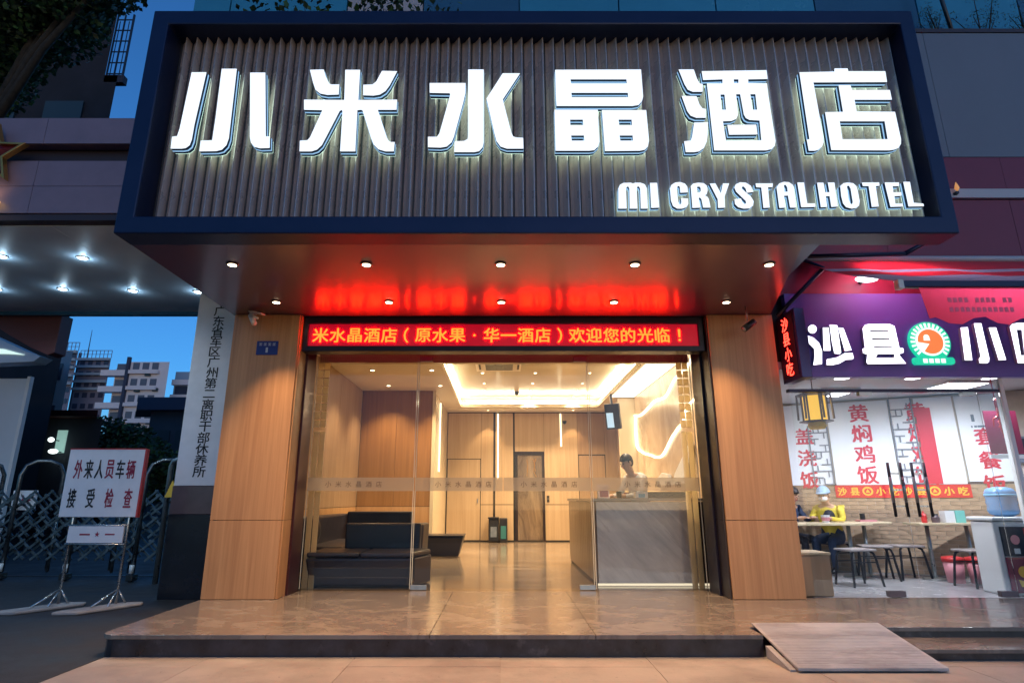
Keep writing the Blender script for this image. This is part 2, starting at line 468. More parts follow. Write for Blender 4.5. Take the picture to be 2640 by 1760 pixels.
class MB:
    def __init__(self):
        self.v = []
        self.f = []
        self.m = []
        self.cur = 0

    def mat(self, i):
        self.cur = i
        return self

    def add(self, verts, faces):
        o = len(self.v)
        self.v += [tuple(p) for p in verts]
        for f in faces:
            self.f.append(tuple(i + o for i in f))
            self.m.append(self.cur)
        return self

    def box(self, x0, y0, z0, x1, y1, z1):
        if x0 > x1: x0, x1 = x1, x0
        if y0 > y1: y0, y1 = y1, y0
        if z0 > z1: z0, z1 = z1, z0
        return self.add([(x0, y0, z0), (x1, y0, z0), (x1, y1, z0), (x0, y1, z0), (x0, y0, z1), (x1, y0, z1), (x1, y1, z1), (x0, y1, z1)],
                        [(0, 3, 2, 1), (4, 5, 6, 7), (0, 1, 5, 4), (1, 2, 6, 5), (2, 3, 7, 6), (3, 0, 4, 7)])

    def prism(self, loops, d0, d1, fn, caps=(True, True), sides=True):
        """loops: outline plus holes in 2-D; fn(a, b, d) gives the 3-D point"""
        flat = [p for L in loops for p in L]
        n = len(flat)
        vs = [fn(a, b, d0) for a, b in flat] + [fn(a, b, d1) for a, b in flat]
        fs = []
        tris = tessellate_polygon([[Vector((a, b, 0)) for a, b in L] for L in loops])
        for t in tris:
            if caps[0]:
                fs.append((t[0], t[1], t[2]))
            if caps[1]:
                fs.append((t[2] + n, t[1] + n, t[0] + n))
        if sides:
            o = 0
            for L in loops:
                k = len(L)
                for i in range(k):
                    j = (i + 1) % k
                    fs.append((o + i, o + j, o + j + n, o + i + n))
                o += k
        return self.add(vs, fs)

    def xz(self, loops, y0, y1, **k):
        return self.prism(loops, y0, y1, lambda a, b, d: (a, d, b), **k)

    def xy(self, loops, z0, z1, **k):
        return self.prism(loops, z0, z1, lambda a, b, d: (a, b, d), **k)

    def yz(self, loops, x0, x1, **k):
        return self.prism(loops, x0, x1, lambda a, b, d: (d, a, b), **k)

    def tube(self, pts, r, n=8, r1=None, closed=False):
        pts = [Vector(p) for p in pts]
        rings = []
        N = len(pts)
        up = None
        for i, p in enumerate(pts):
            a = pts[i - 1] if i > 0 else p
            b = pts[i + 1] if i < N - 1 else p
            d = (b - a).normalized()
            if up is None:
                up = Vector((0, 0, 1)) if abs(d.z) < 0.9 else Vector((1, 0, 0))
            s = d.cross(up)
            if s.length < 1e-6:
                up = Vector((0, 1, 0))
                s = d.cross(up)
            s.normalize()
            t = s.cross(d).normalized()
            up = t
            rr = r if r1 is None else r + (r1 - r) * i / max(1, N - 1)
            rings.append([p + s * (rr * math.cos(2 * PI * k / n)) + t * (rr * math.sin(2 * PI * k / n)) for k in range(n)])
        vs = [q for ring in rings for q in ring]
        fs = []
        for i in range(N - 1):
            for k in range(n):
                fs.append((i * n + k, i * n + (k + 1) % n, (i + 1) * n + (k + 1) % n, (i + 1) * n + k))
        fs.append(tuple(range(n))[::-1])
        fs.append(tuple((N - 1) * n + k for k in range(n)))
        return self.add(vs, fs)

    def bar(self, a, b, w, h):
        """square bar from a to b"""
        a, b = Vector(a), Vector(b)
        d = (b - a).normalized()
        up = Vector((0, 0, 1)) if abs(d.z) < 0.95 else Vector((0, 1, 0))
        s = d.cross(up).normalized()
        t = s.cross(d).normalized()
        vs = []
        for p in (a, b):
            for i, j in ((-1, -1), (1, -1), (1, 1), (-1, 1)):
                vs.append(p + s * (i * w / 2) + t * (j * h / 2))
        return self.add(vs, [(0, 1, 2, 3), (7, 6, 5, 4), (0, 4, 5, 1), (1, 5, 6, 2), (2, 6, 7, 3), (3, 7, 4, 0)])

    def lathe(self, prof, c, n=16):
        vs, fs = [], []
        for r, z in prof:
            for k in range(n):
                vs.append((c[0] + r * math.cos(2 * PI * k / n), c[1] + r * math.sin(2 * PI * k / n), c[2] + z))
        for i in range(len(prof) - 1):
            for k in range(n):
                fs.append((i * n + k, i * n + (k + 1) % n, (i + 1) * n + (k + 1) % n, (i + 1) * n + k))
        fs.append(tuple(range(n))[::-1])
        fs.append(tuple((len(prof) - 1) * n + k for k in range(n)))
        return self.add(vs, fs)

    def ball(self, c, rx, ry, rz, n=12, m=8, lo=-1.0, hi=1.0):
        prof = []
        for i in range(m + 1):
            z = lo + (hi - lo) * i / m
            a = math.asin(max(-1, min(1, z)))
            a = math.asin(lo) + (math.asin(hi) - math.asin(lo)) * i / m
            prof.append((max(0.002, math.cos(a)), math.sin(a)))
        vs, fs = [], []
        for r, z in prof:
            for k in range(n):
                vs.append((c[0] + rx * r * math.cos(2 * PI * k / n), c[1] + ry * r * math.sin(2 * PI * k / n), c[2] + rz * z))
        for i in range(m):
            for k in range(n):
                fs.append((i * n + k, i * n + (k + 1) % n, (i + 1) * n + (k + 1) % n, (i + 1) * n + k))
        fs.append(tuple(range(n))[::-1])
        fs.append(tuple(m * n + k for k in range(n)))
        return self.add(vs, fs)

    def build(self, name, mats, parent=None, bevel=0.0, smooth=False, local=False, label=None):
        me = bpy.data.meshes.new(name)
        vs = self.v
        if not isinstance(mats, (list, tuple)):
            mats = [mats]
        org = Vector((0, 0, 0))
        if parent is not None:
            org = ORG[parent.name]
        elif not local:
            xs = [p[0] for p in vs]; ys = [p[1] for p in vs]; zs = [p[2] for p in vs]
            org = Vector(((min(xs) + max(xs)) / 2, (min(ys) + max(ys)) / 2, min(zs)))
        off = Vector((0, 0, 0)) if (local and parent is not None) else org
        me.from_pydata([(p[0] - off.x, p[1] - off.y, p[2] - off.z) for p in vs], [], self.f)
        for mt in mats:
            me.materials.append(M[mt] if isinstance(mt, str) else mt)
        if len(mats) > 1:
            me.polygons.foreach_set('material_index', self.m)
        if smooth:
            me.polygons.foreach_set('use_smooth', [True] * len(me.polygons))
        me.update()
        import bmesh as _b
        bm = _b.new()
        bm.from_mesh(me)
        _b.ops.recalc_face_normals(bm, faces=bm.faces)
        bm.to_mesh(me)
        bm.free()
        o = bpy.data.objects.new(name, me)
        col.objects.link(o)
        if parent is not None:
            o.parent = parent
            ORG[o.name] = org
        else:
            o.location = org
            ORG[o.name] = org
        if bevel:
            b = o.modifiers.new('edge', 'BEVEL')
            b.width = bevel
            b.segments = 2
            b.limit_method = 'ANGLE'
        if label:
            o['label'] = label
        return o

def tag(o, label=None, cat=None, group=None, kind=None):
    if label: o['label'] = label
    if cat: o['category'] = cat
    if group: o['group'] = group
    if kind: o['kind'] = kind
    return o

def thing(name, loc, label, cat, group=None):
    o = bpy.data.objects.new(name, None)
    o.empty_display_size = 0.1
    col.objects.link(o)
    o.location = loc
    ORG[o.name] = Vector(loc)
    return tag(o, label, cat, group)

def struct(o):
    o['kind'] = 'structure'
    return o

def room(name, loc=(0, 0, 0)):
    o = bpy.data.objects.new(name, None)
    col.objects.link(o)
    o.location = loc
    ORG[o.name] = Vector(loc)
    o['kind'] = 'structure'
    return o

def copy_tree(o, parent=None):
    c = o.copy()
    col.objects.link(c)
    if parent is not None:
        c.parent = parent
    for ch in list(o.children):
        copy_tree(ch, c)
    return c

def copy_thing(o, loc, label, rz=0.0, group=None):
    c = copy_tree(o)
    c.location = loc
    c.rotation_euler = (0, 0, rz)
    ORG[c.name] = Vector(loc)
    tag(c, label, None, group)
    return c

def dup_part(o, parent, offset):
    c = o.copy()
    col.objects.link(c)
    c.parent = parent
    c.location = Vector(o.location) + Vector(offset)
    return c

# ---- writing
_glyphs = {}
def glyph(ch, bold=0.0):
    k = (ch, bold)
    if k not in _glyphs:
        cu = bpy.data.curves.new('glyph', 'FONT')
        cu.body = ch
        cu.resolution_u = 2
        cu.offset = bold
        o = bpy.data.objects.new('glyph', cu)
        col.objects.link(o)
        dg = bpy.context.evaluated_depsgraph_get()
        me = bpy.data.meshes.new_from_object(o.evaluated_get(dg))
        vs = [tuple(v.co) for v in me.vertices]
        fs = [tuple(p.vertices) for p in me.polygons]
        bpy.data.objects.remove(o)
        bpy.data.curves.remove(cu)
        bpy.data.meshes.remove(me)
        xs = [v[0] for v in vs] or [0]
        ys = [v[1] for v in vs] or [0]
        _glyphs[k] = (vs, fs, (min(xs) + max(xs)) / 2, (min(ys) + max(ys)) / 2, max(xs) - min(xs), max(ys) - min(ys))
    return _glyphs[k]

def write(mb, ch, mat4, cx, cy, size, d=0.004, bold=0.0, sx=1.0, fit=None, heavy=0.0):
    """set the character ch into mb, flat, centred at (cx, cy) of the plane mat4, d metres proud of it"""
    vs, fs, gx, gy, gw, gh = glyph(ch, bold)
    s = size
    ax = s * sx
    ay = s
    if fit:
        ax = fit[0] / max(gw, 1e-3)
        ay = fit[1] / max(gh, 1e-3)
    steps = [(0, 0)] if not heavy else [(-1, -0.5), (1, -0.5), (0, 0.8), (0, 0)]
    for k, (hx, hy) in enumerate(steps):        # brush strokes laid a hair over one another
        mb.add([mat4 @ Vector(((v[0] - gx) * ax + cx + hx * heavy, (v[1] - gy) * ay + cy + hy * heavy, d + k * 0.0004)) for v in vs], fs)

def plane_at(o, xdir=(1, 0, 0), ydir=(0, 0, 1)):
    x = Vector(xdir).normalized()
    y = Vector(ydir).normalized()
    z = x.cross(y)
    m = Matrix.Identity(4)
    for i in range(3):
        m[i][0], m[i][1], m[i][2], m[i][3] = x[i], y[i], z[i], o[i]
    return m

FRONT = lambda y: plane_at((0, y, 0))

def spot(name, loc, target, watts, color, angle=100, blend=0.6, radius=0.04, parent=None):
    L = bpy.data.lights.new(name, 'SPOT')
    L.energy = watts * LAMP
    L.color = color
    L.spot_size = R(angle)
    L.spot_blend = blend
    L.shadow_soft_size = radius
    o = bpy.data.objects.new(name, L)
    col.objects.link(o)
    d = Vector(target) - Vector(loc)
    o.rotation_euler = d.to_track_quat('-Z', 'Y').to_euler()
    o.location = loc
    if parent is not None:
        o.location = Vector(loc) - ORG[parent.name]
        o.parent = parent
    return o

def area(name, loc, target, watts, color, sx, sy, parent=None, spread=180):
    L = bpy.data.lights.new(name, 'AREA')
    L.shape = 'RECTANGLE'
    L.size = sx
    L.size_y = sy
    L.energy = watts
    L.color = color
    L.spread = R(spread)
    o = bpy.data.objects.new(name, L)
    col.objects.link(o)
    d = Vector(target) - Vector(loc)
    o.rotation_euler = d.to_track_quat('-Z', 'Y').to_euler()
    o.location = loc
    if parent is not None:
        o.location = Vector(loc) - ORG[parent.name]
        o.parent = parent
    return o

def downlight(name, loc, label, cat, ring, lamp, r=0.05, group=None, watts=30, color=(1, 0.7, 0.4), angle=95, blend=0.5, tilt=(0, 0), bare=0.0):
    t = thing(name, loc, label, cat, group)
    x, y, z = loc
    MB().lathe([(r * 1.35, 0.0), (r * 1.35, -0.008), (r * 1.02, -0.012), (r * 1.0, -0.002)], (x, y, z), 18).build('trim_ring', ring, t, smooth=True)
    MB().lathe([(r * 0.92, -0.0145), (r * 0.6, -0.017), (0.005, -0.018)], (x, y, z), 16).build('lamp_lens', lamp, t, smooth=True)
    if bare:
        L = bpy.data.lights.new('lamp_glow', 'POINT')
        L.energy = bare * LAMP
        L.color = color
        L.shadow_soft_size = 0.03
        lo = bpy.data.objects.new('lamp_glow', L)
        col.objects.link(lo)
        lo.parent = t
        lo.location = (0, 0, -0.07)
    spot('lamp_light', (x, y, z - 0.035), (x + tilt[0], y + tilt[1], z - 1), watts, color, angle, blend, 0.03, t)
    return t
BIG_GLYPHS={"小":[[[[-3.035,5.115],[-2.891,5.115],[-2.929,4.533],[-2.932,4.368],[-2.944,4.309],[-2.975,4.279],[-3.013,4.272],[-3.117,4.272],[-3.122,4.398],[-3.075,4.406],[-3.063,4.488]]],[[[-2.747,5.155],[-2.6,5.155],[-2.585,4.383],[-2.599,4.309],[-2.635,4.261],[-2.685,4.246],[-2.844,4.243],[-2.846,4.357],[-2.739,4.361],[-2.738,4.609]]],[[[-2.465,5.111],[-2.317,5.111],[-2.238,4.402],[-2.199,4.402],[-2.189,4.279],[-2.28,4.276],[-2.334,4.291],[-2.371,4.335],[-2.388,4.398]]]],"米":[[[[-1.885,5.143],[-1.75,5.147],[-1.724,5.067],[-1.687,4.988],[-1.663,4.976],[-1.586,4.976],[-1.584,4.863],[-1.694,4.859],[-1.762,4.874],[-1.812,4.917],[-1.842,4.996]]],[[[-1.181,5.131],[-1.033,5.127],[-1.099,4.964],[-1.136,4.902],[-1.187,4.863],[-1.247,4.851],[-1.347,4.855],[-1.354,4.972],[-1.264,4.976],[-1.229,5.012]]],[[[-1.54,5.143],[-1.395,5.143],[-1.39,4.801],[-1.018,4.805],[-1.019,4.693],[-1.198,4.693],[-1.096,4.391],[-1.075,4.353],[-1.055,4.342],[-1.019,4.342],[-1.024,4.243],[-1.102,4.243],[-1.168,4.265],[-1.216,4.316],[-1.246,4.391],[-1.343,4.685],[-1.357,4.693],[-1.393,4.689],[-1.384,4.243],[-1.526,4.243],[-1.534,4.67],[-1.539,4.693],[-1.561,4.681],[-1.671,4.391],[-1.703,4.309],[-1.745,4.261],[-1.795,4.243],[-1.906,4.243],[-1.913,4.357],[-1.844,4.361],[-1.821,4.391],[-1.727,4.689],[-1.903,4.693],[-1.913,4.805],[-1.526,4.801]]]],"水":[[[[-0.712,4.992],[-0.363,4.992],[-0.364,4.878],[-0.382,4.777],[-0.464,4.398],[-0.485,4.339],[-0.53,4.294],[-0.588,4.283],[-0.705,4.287],[-0.709,4.398],[-0.624,4.398],[-0.602,4.435],[-0.51,4.855],[-0.514,4.878],[-0.708,4.882]]],[[[-0.341,5.147],[-0.189,5.147],[-0.182,4.339],[-0.192,4.287],[-0.224,4.246],[-0.269,4.235],[-0.457,4.235],[-0.456,4.35],[-0.368,4.353],[-0.333,4.376],[-0.33,4.413]]],[[[-0.004,5.103],[0.165,5.103],[-0.003,4.808],[0.078,4.443],[0.095,4.402],[0.121,4.391],[0.189,4.387],[0.191,4.272],[0.036,4.272],[-0.023,4.294],[-0.062,4.353],[-0.082,4.435],[-0.16,4.816]]]],"晶":[[[[0.508,5.143],[1.346,5.147],[1.348,4.839],[1.331,4.785],[1.299,4.747],[1.238,4.735],[0.512,4.735],[0.508,4.839]],[[0.654,5.035],[1.198,5.035],[1.199,4.988],[0.659,4.988]],[[0.658,4.882],[1.203,4.882],[1.204,4.833],[0.661,4.833]]],[[[0.491,4.693],[0.905,4.693],[0.907,4.346],[0.892,4.294],[0.854,4.257],[0.809,4.25],[0.491,4.25]],[[0.637,4.585],[0.759,4.585],[0.76,4.524],[0.638,4.524]],[[0.642,4.413],[0.763,4.413],[0.764,4.357],[0.646,4.357]]],[[[0.944,4.689],[1.368,4.689],[1.374,4.361],[1.359,4.294],[1.328,4.261],[1.282,4.25],[0.954,4.246]],[[1.098,4.585],[1.223,4.585],[1.223,4.524],[1.102,4.524]],[[1.099,4.413],[1.223,4.413],[1.222,4.357],[1.103,4.357]]]],"酒":[[[[1.713,5.147],[1.861,5.147],[1.883,5.043],[1.905,4.988],[1.934,4.98],[1.924,4.894],[1.83,4.894],[1.785,4.917],[1.757,4.98]]],[[[1.719,4.847],[1.862,4.843],[1.884,4.747],[1.907,4.708],[1.94,4.701],[1.931,4.605],[1.839,4.605],[1.788,4.628],[1.759,4.678]]],[[[1.815,4.552],[1.947,4.556],[1.931,4.421],[1.915,4.346],[1.883,4.279],[1.834,4.243],[1.788,4.235],[1.71,4.235],[1.703,4.35],[1.766,4.357],[1.782,4.398]]],[[[1.937,5.127],[2.57,5.139],[2.569,5.039],[2.38,5.035],[2.375,4.992],[2.556,4.988],[2.555,4.839],[2.564,4.353],[2.551,4.302],[2.518,4.268],[2.464,4.254],[1.978,4.254],[1.975,4.988],[2.126,4.988],[2.131,5.035],[1.942,5.027]],[[2.239,5.035],[2.286,5.035],[2.281,4.992],[2.238,4.992]],[[2.094,4.863],[2.134,4.863],[2.131,4.693],[2.091,4.693]],[[2.382,4.867],[2.432,4.867],[2.429,4.693],[2.386,4.693]],[[2.245,4.867],[2.285,4.867],[2.297,4.639],[2.313,4.601],[2.344,4.582],[2.439,4.575],[2.432,4.361],[2.098,4.357],[2.089,4.567],[2.172,4.571],[2.22,4.594],[2.241,4.639]]],[[[2.128,4.526],[2.401,4.529],[2.402,4.424],[2.134,4.421]]]],"店":[[[[2.888,5.115],[3.23,5.123],[3.236,5.159],[3.364,5.159],[3.366,5.127],[3.727,5.127],[3.723,5.004],[3.008,5.0],[3.02,4.398],[3.015,4.339],[2.993,4.294],[2.956,4.261],[2.922,4.25],[2.863,4.25],[2.86,4.368],[2.886,4.372]]],[[[3.248,4.968],[3.362,4.968],[3.371,4.913],[3.735,4.913],[3.736,4.805],[3.377,4.805],[3.377,4.674],[3.743,4.67],[3.748,4.376],[3.739,4.324],[3.708,4.279],[3.663,4.261],[3.616,4.254],[3.075,4.257],[3.075,4.666],[3.247,4.67]],[[3.199,4.567],[3.627,4.567],[3.623,4.372],[3.196,4.372]]]]}
ENGLISH_GLYPHS={"M":[[[[1.054,3.664],[1.064,3.865],[1.079,3.904],[1.112,3.925],[1.183,3.927],[1.201,3.918],[1.221,3.927],[1.272,3.927],[1.31,3.911],[1.326,3.872],[1.323,3.664],[1.26,3.664],[1.265,3.865],[1.257,3.889],[1.241,3.889],[1.234,3.868],[1.228,3.664],[1.158,3.664],[1.166,3.865],[1.158,3.889],[1.145,3.887],[1.134,3.865],[1.13,3.664]]]],"I":[[[[1.359,3.925],[1.426,3.925],[1.428,3.674],[1.355,3.671]]]],"C":[[[[1.698,3.765],[1.697,3.709],[1.675,3.678],[1.636,3.664],[1.592,3.664],[1.556,3.688],[1.541,3.744],[1.54,3.865],[1.556,3.904],[1.593,3.929],[1.638,3.934],[1.682,3.918],[1.702,3.886],[1.703,3.829],[1.633,3.825],[1.634,3.879],[1.626,3.897],[1.609,3.886],[1.603,3.857],[1.606,3.73],[1.614,3.706],[1.63,3.709],[1.635,3.73],[1.635,3.769]]]],"R":[[[[1.734,3.893],[1.759,3.918],[1.804,3.927],[1.855,3.923],[1.882,3.897],[1.887,3.85],[1.874,3.811],[1.857,3.797],[1.881,3.78],[1.891,3.751],[1.897,3.674],[1.83,3.674],[1.822,3.758],[1.81,3.776],[1.797,3.772],[1.805,3.674],[1.732,3.671]],[[1.791,3.886],[1.814,3.889],[1.825,3.872],[1.822,3.84],[1.805,3.825],[1.789,3.829]]]],"Y":[[[[1.912,3.918],[1.964,3.92],[2.005,3.818],[2.034,3.92],[2.092,3.92],[2.037,3.787],[2.03,3.674],[1.966,3.671],[1.971,3.758]]]],"S":[[[[2.307,3.833],[2.245,3.825],[2.24,3.865],[2.223,3.889],[2.207,3.886],[2.202,3.865],[2.276,3.787],[2.299,3.737],[2.288,3.695],[2.254,3.667],[2.199,3.664],[2.15,3.678],[2.125,3.709],[2.124,3.758],[2.185,3.765],[2.194,3.73],[2.211,3.709],[2.227,3.716],[2.227,3.741],[2.148,3.836],[2.136,3.879],[2.152,3.911],[2.196,3.932],[2.247,3.927],[2.288,3.897]]]],"T":[[[[2.336,3.92],[2.496,3.92],[2.488,3.882],[2.446,3.882],[2.438,3.674],[2.381,3.671],[2.385,3.879],[2.338,3.882]]]],"A":[[[[2.526,3.879],[2.553,3.918],[2.6,3.936],[2.645,3.932],[2.677,3.907],[2.685,3.872],[2.679,3.674],[2.625,3.674],[2.621,3.797],[2.583,3.794],[2.581,3.674],[2.526,3.671]],[[2.596,3.904],[2.613,3.906],[2.625,3.879],[2.623,3.836],[2.594,3.833]]]],"L":[[[[2.724,3.929],[2.785,3.93],[2.786,3.716],[2.859,3.716],[2.857,3.681],[2.727,3.678]]]],"H":[[[[2.907,3.927],[2.965,3.927],[2.967,3.829],[3.008,3.829],[3.006,3.929],[3.067,3.929],[3.063,3.685],[3.003,3.681],[3.003,3.79],[2.967,3.79],[2.965,3.681],[2.907,3.678]]]],"O":[[[[3.116,3.893],[3.15,3.922],[3.189,3.929],[3.239,3.922],[3.264,3.893],[3.27,3.85],[3.271,3.737],[3.258,3.695],[3.229,3.671],[3.187,3.664],[3.138,3.678],[3.116,3.716],[3.11,3.787]],[[3.177,3.893],[3.197,3.897],[3.208,3.865],[3.207,3.73],[3.197,3.706],[3.182,3.713],[3.173,3.758]]]],"T2":[[[[3.321,3.929],[3.481,3.93],[3.479,3.897],[3.443,3.893],[3.437,3.685],[3.373,3.681],[3.379,3.893],[3.325,3.894]]]],"E":[[[[3.532,3.93],[3.664,3.93],[3.66,3.893],[3.599,3.892],[3.595,3.829],[3.668,3.829],[3.665,3.794],[3.598,3.79],[3.594,3.713],[3.661,3.713],[3.659,3.685],[3.544,3.681]]]],"L2":[[[[3.706,3.936],[3.767,3.936],[3.764,3.723],[3.851,3.713],[3.85,3.688],[3.71,3.685]]]]}
SHOP_GLYPHS={"沙":[[[[3.996,3.192],[3.987,3.167],[3.969,3.148],[3.946,3.137],[3.921,3.137],[3.901,3.148],[3.888,3.167],[3.886,3.192],[3.894,3.218],[3.913,3.237],[3.936,3.248],[3.961,3.248],[3.981,3.237],[3.994,3.218]]],[[[3.874,3.104],[3.938,3.079],[4.001,3.01],[4.023,2.91],[3.999,2.737],[3.889,2.724],[3.922,2.835],[3.93,2.935],[3.873,3.003]]],[[[4.078,3.212],[4.151,3.212],[4.132,2.91],[4.045,2.91]]],[[[4.169,3.25],[4.265,3.243],[4.261,2.885],[4.24,2.866],[4.175,2.873],[4.166,3.022]]],[[[4.273,3.212],[4.339,3.205],[4.398,2.916],[4.312,2.904],[4.289,3.072]]],[[[4.068,2.798],[4.203,2.823],[4.308,2.879],[4.405,2.879],[4.408,2.811],[4.386,2.796],[4.307,2.792],[4.216,2.743],[4.129,2.724],[4.057,2.724]]]],"县":[[[[4.62,3.25],[4.671,3.26],[4.939,3.26],[4.995,3.231],[5.007,2.947],[5.054,2.941],[5.05,2.885],[5.018,2.873],[4.981,2.866],[5.055,2.743],[4.575,2.737],[4.561,2.761],[4.588,2.86],[4.537,2.879],[4.54,2.935],[4.572,2.947],[4.582,3.199]],[[4.669,3.176],[4.907,3.176],[4.91,3.158],[4.672,3.154]],[[4.677,3.072],[4.902,3.072],[4.904,3.054],[4.679,3.05]],[[4.685,2.972],[4.915,2.972],[4.918,2.953],[4.687,2.95]],[[4.716,2.866],[4.933,2.866],[4.918,2.817],[4.684,2.817]]]],"小":[[[[5.834,3.212],[5.926,3.218],[5.894,2.786],[5.802,2.786]]],[[[6.016,3.269],[6.108,3.269],[6.114,2.811],[6.097,2.761],[6.064,2.747],[5.98,2.749],[5.979,2.798],[6.011,2.835]]],[[[6.193,3.212],[6.285,3.214],[6.32,2.792],[6.228,2.786]]]],"吃":[[[[6.464,3.224],[6.503,3.262],[6.58,3.275],[6.714,3.275],[6.652,2.749],[6.46,2.749]],[[6.541,3.186],[6.608,3.186],[6.567,2.848],[6.519,2.848]]],[[[6.839,3.288],[6.913,3.288],[6.876,3.186],[7.132,3.186],[7.129,3.123],[6.8,3.123]]],[[[6.786,3.06],[7.101,3.06],[6.901,2.835],[7.094,2.835],[7.072,2.749],[6.76,2.749],[6.775,2.811],[6.949,2.985],[6.768,2.985]]]]}

# ================================================================ THE SETTING
GZ = -0.17
o = struct(MB().xy([[(-420, -60), (420, -60), (420, 420), (-420, 420)]], GZ - 0.35, GZ - 0.006).build('ground', 'asphalt'))
o = struct(MB().xy([[(-60, -20), (-3.34, -20), (-3.34, 5.44), (-3.46, 7.3), (-3.46, 60), (-60, 60)]], GZ - 0.004, GZ).build('road', 'asphalt'))

# pavement of large tiles in front of the step
pav = room('pavement', (0, 3, GZ))
MB().box(-3.32, -3, GZ - 0.06, 9, 5.43, GZ - 0.005).build('joint_bed', 'tile_b', pav)
xs = [-3.33, -2.45, -1.23, -0.02, 1.19, 2.40, 3.61, 4.82, 6.03, 7.24, 8.45]
ys = [5.43, 5.13, 4.45, 3.8, 3.15, 2.5, 1.8]
rr = random.Random(3)
for j in range(len(ys) - 1):
    for i in range(len(xs) - 1):
        dz = rr.uniform(-0.0015, 0.0015)
        stained = (i == 2 and j == 1) or rr.random() < 0.16
        MB().box(xs[i] + 0.002, ys[j + 1] + 0.002, GZ - 0.03, xs[i + 1] - 0.002, ys[j] - 0.002, GZ + dz).build(
            'tile', 'tile_b' if stained else 'tile', pav)

# raised porch and the two steps before the snack shop
porch = room('porch', (0, 6, 0))
def porch_slab(loop, mat='porch'):
    return MB().xy([loop], -0.035, 0.0).build('slab', mat, porch, bevel=0.004)
g = 0.0025
px_ = [-3.42, -2.0, -0.62, 0.78, 2.19]
porch_slab([(-3.30, 5.42), (-3.36, 5.445), (-3.40, 5.49), (-3.42, 5.56), (-3.44, 7.2), (-3.44, 7.9), (-2.0 - g, 7.9), (-2.0 - g, 5.42)])
for a, b in zip(px_[1:-1], px_[2:]):
    porch_slab([(a + g, 5.42), (b - g, 5.42), (b - g, 7.9), (a + g, 7.9)])
porch_slab([(2.19 + g, 5.73), (3.4 - g, 5.73), (3.4 - g, 7.9), (2.19 + g, 7.9)])
for a, b in ((3.4, 4.8), (4.8, 6.2), (6.2, 7.6), (7.6, 9.0)):
    porch_slab([(a + g, 5.73), (b - g, 5.73), (b - g, 7.36), (a + g, 7.36)])
rise = MB()
rise.xy([[(-3.285, 5.432), (-3.34, 5.455), (-3.375, 5.495), (-3.395, 5.56), (-3.425, 7.3), (-3.425, 7.85), (2.185, 7.85), (2.185, 5.432)]], GZ - 0.01, -0.036)
rise.xy([[(2.186, 5.745), (9.0, 5.745), (9.0, 7.36), (2.186, 7.36)]], GZ - 0.01, -0.036)
rise.build('riser', 'granite', porch)
for a, b in ((3.4, 5.2), (5.2, 7.1), (7.1, 9.0)):
    MB().xy([[(a + g, 5.29), (b - g, 5.29), (b - g, 5.742), (a + g, 5.742)]], -0.112, -0.083).build('tread', 'porch', porch, bevel=0.003)
MB().box(3.405, 5.31, GZ - 0.01, 9.0, 5.74, -0.114).build('riser', 'granite', porch)

# ribbed ramp leaned on the porch edge
rp = thing('ramp', (2.8, 5.35, GZ), 'pale ribbed metal ramp lying from the pavement up to the porch beside the dark step', 'ramp')
MB().yz([[(4.955, GZ + 0.012), (4.955, GZ + 0.034), (5.79, 0.026), (5.79, 0.004), (5.70, -0.002)]], 2.24, 3.385).build('plate', 'ramp', rp, bevel=0.003)
rb = MB()
for k in range(30):
    f = (k + 0.7) / 30.4
    y = 4.955 + f * (5.79 - 4.955)
    z = GZ + 0.034 + f * (0.026 - GZ - 0.034)
    rb.yz([[(y - 0.0035, z - 0.002), (y - 0.002, z + 0.0022), (y + 0.002, z + 0.0028), (y + 0.0035, z - 0.001)]], 2.27, 3.355)
rb.build('rib', 'ramp', rp)['kind'] = 'stuff'
MB().yz([[(4.985, GZ + 0.001), (5.40, GZ + 0.001), (5.40, -0.078), (4.985, GZ + 0.014)]], 2.19, 2.238).build('side_cheek', 'concrete', rp)
MB().yz([[(4.985, GZ + 0.001), (5.28, GZ + 0.001), (5.28, -0.10), (4.985, GZ + 0.014)]], 3.33, 3.372).build('side_cheek', 'concrete', rp)

# ================================================================ HOTEL BUILDING
hb = thing('hotel_building', (0, 8.5, 0), 'upper storeys clad in blue panels above the big lit hotel sign', 'building')
MB().box(-3.45, 8.12, 3.62, 16, 9.2, 20).box(-5.15, 8.12, 5.56, -3.452, 9.2, 20).build('wall', 'facade_dark', hb)
edges = [-5.17, -4.55, -2.6, -1.33, 0.27, 1.93, 3.55, 5.2, 6.9, 8.6, 10.4, 12.2, 14.0, 16.0]
kinds = ['facade_glass', 'facade_glass', 'facade_cream', 'facade_dark', 'facade_glass', 'facade_glass', 'facade_glass', 'facade_dark', 'facade_glass', 'facade_dark', 'facade_glass', 'facade_dark', 'facade_glass']
zs = [5.6, 7.4, 9.9, 12.6, 15.4, 18.2]
for j in range(len(zs) - 1):
    for i in range(len(edges) - 1):
        if edges[i] > 8.7:
            continue
        MB().box(edges[i] + 0.012, 8.04, zs[j] + 0.012, edges[i + 1] - 0.012, 8.118, zs[j + 1] - 0.012).build('panel', kinds[i], hb)

# ---- canopy with the glossy black soffit
cn = thing('canopy', (0, 6.4, 3.39), 'black glossy canopy over the hotel entrance behind the lit sign', 'canopy')
MB().xy([[(-3.47, 5.075), (2.80, 5.075), (3.43, 7.20), (3.43, 8.03), (-3.47, 8.03)]], 3.392, 3.60).build('soffit', 'soffit', cn)
MB().xy([[(-3.45, 5.30), (3.2, 5.30), (3.4, 7.20), (3.4, 8.0), (-3.45, 8.0)]], 3.602, 4.9).build('sky_block', 'navy', cn)  # unseen box above the soffit, added to block sky light

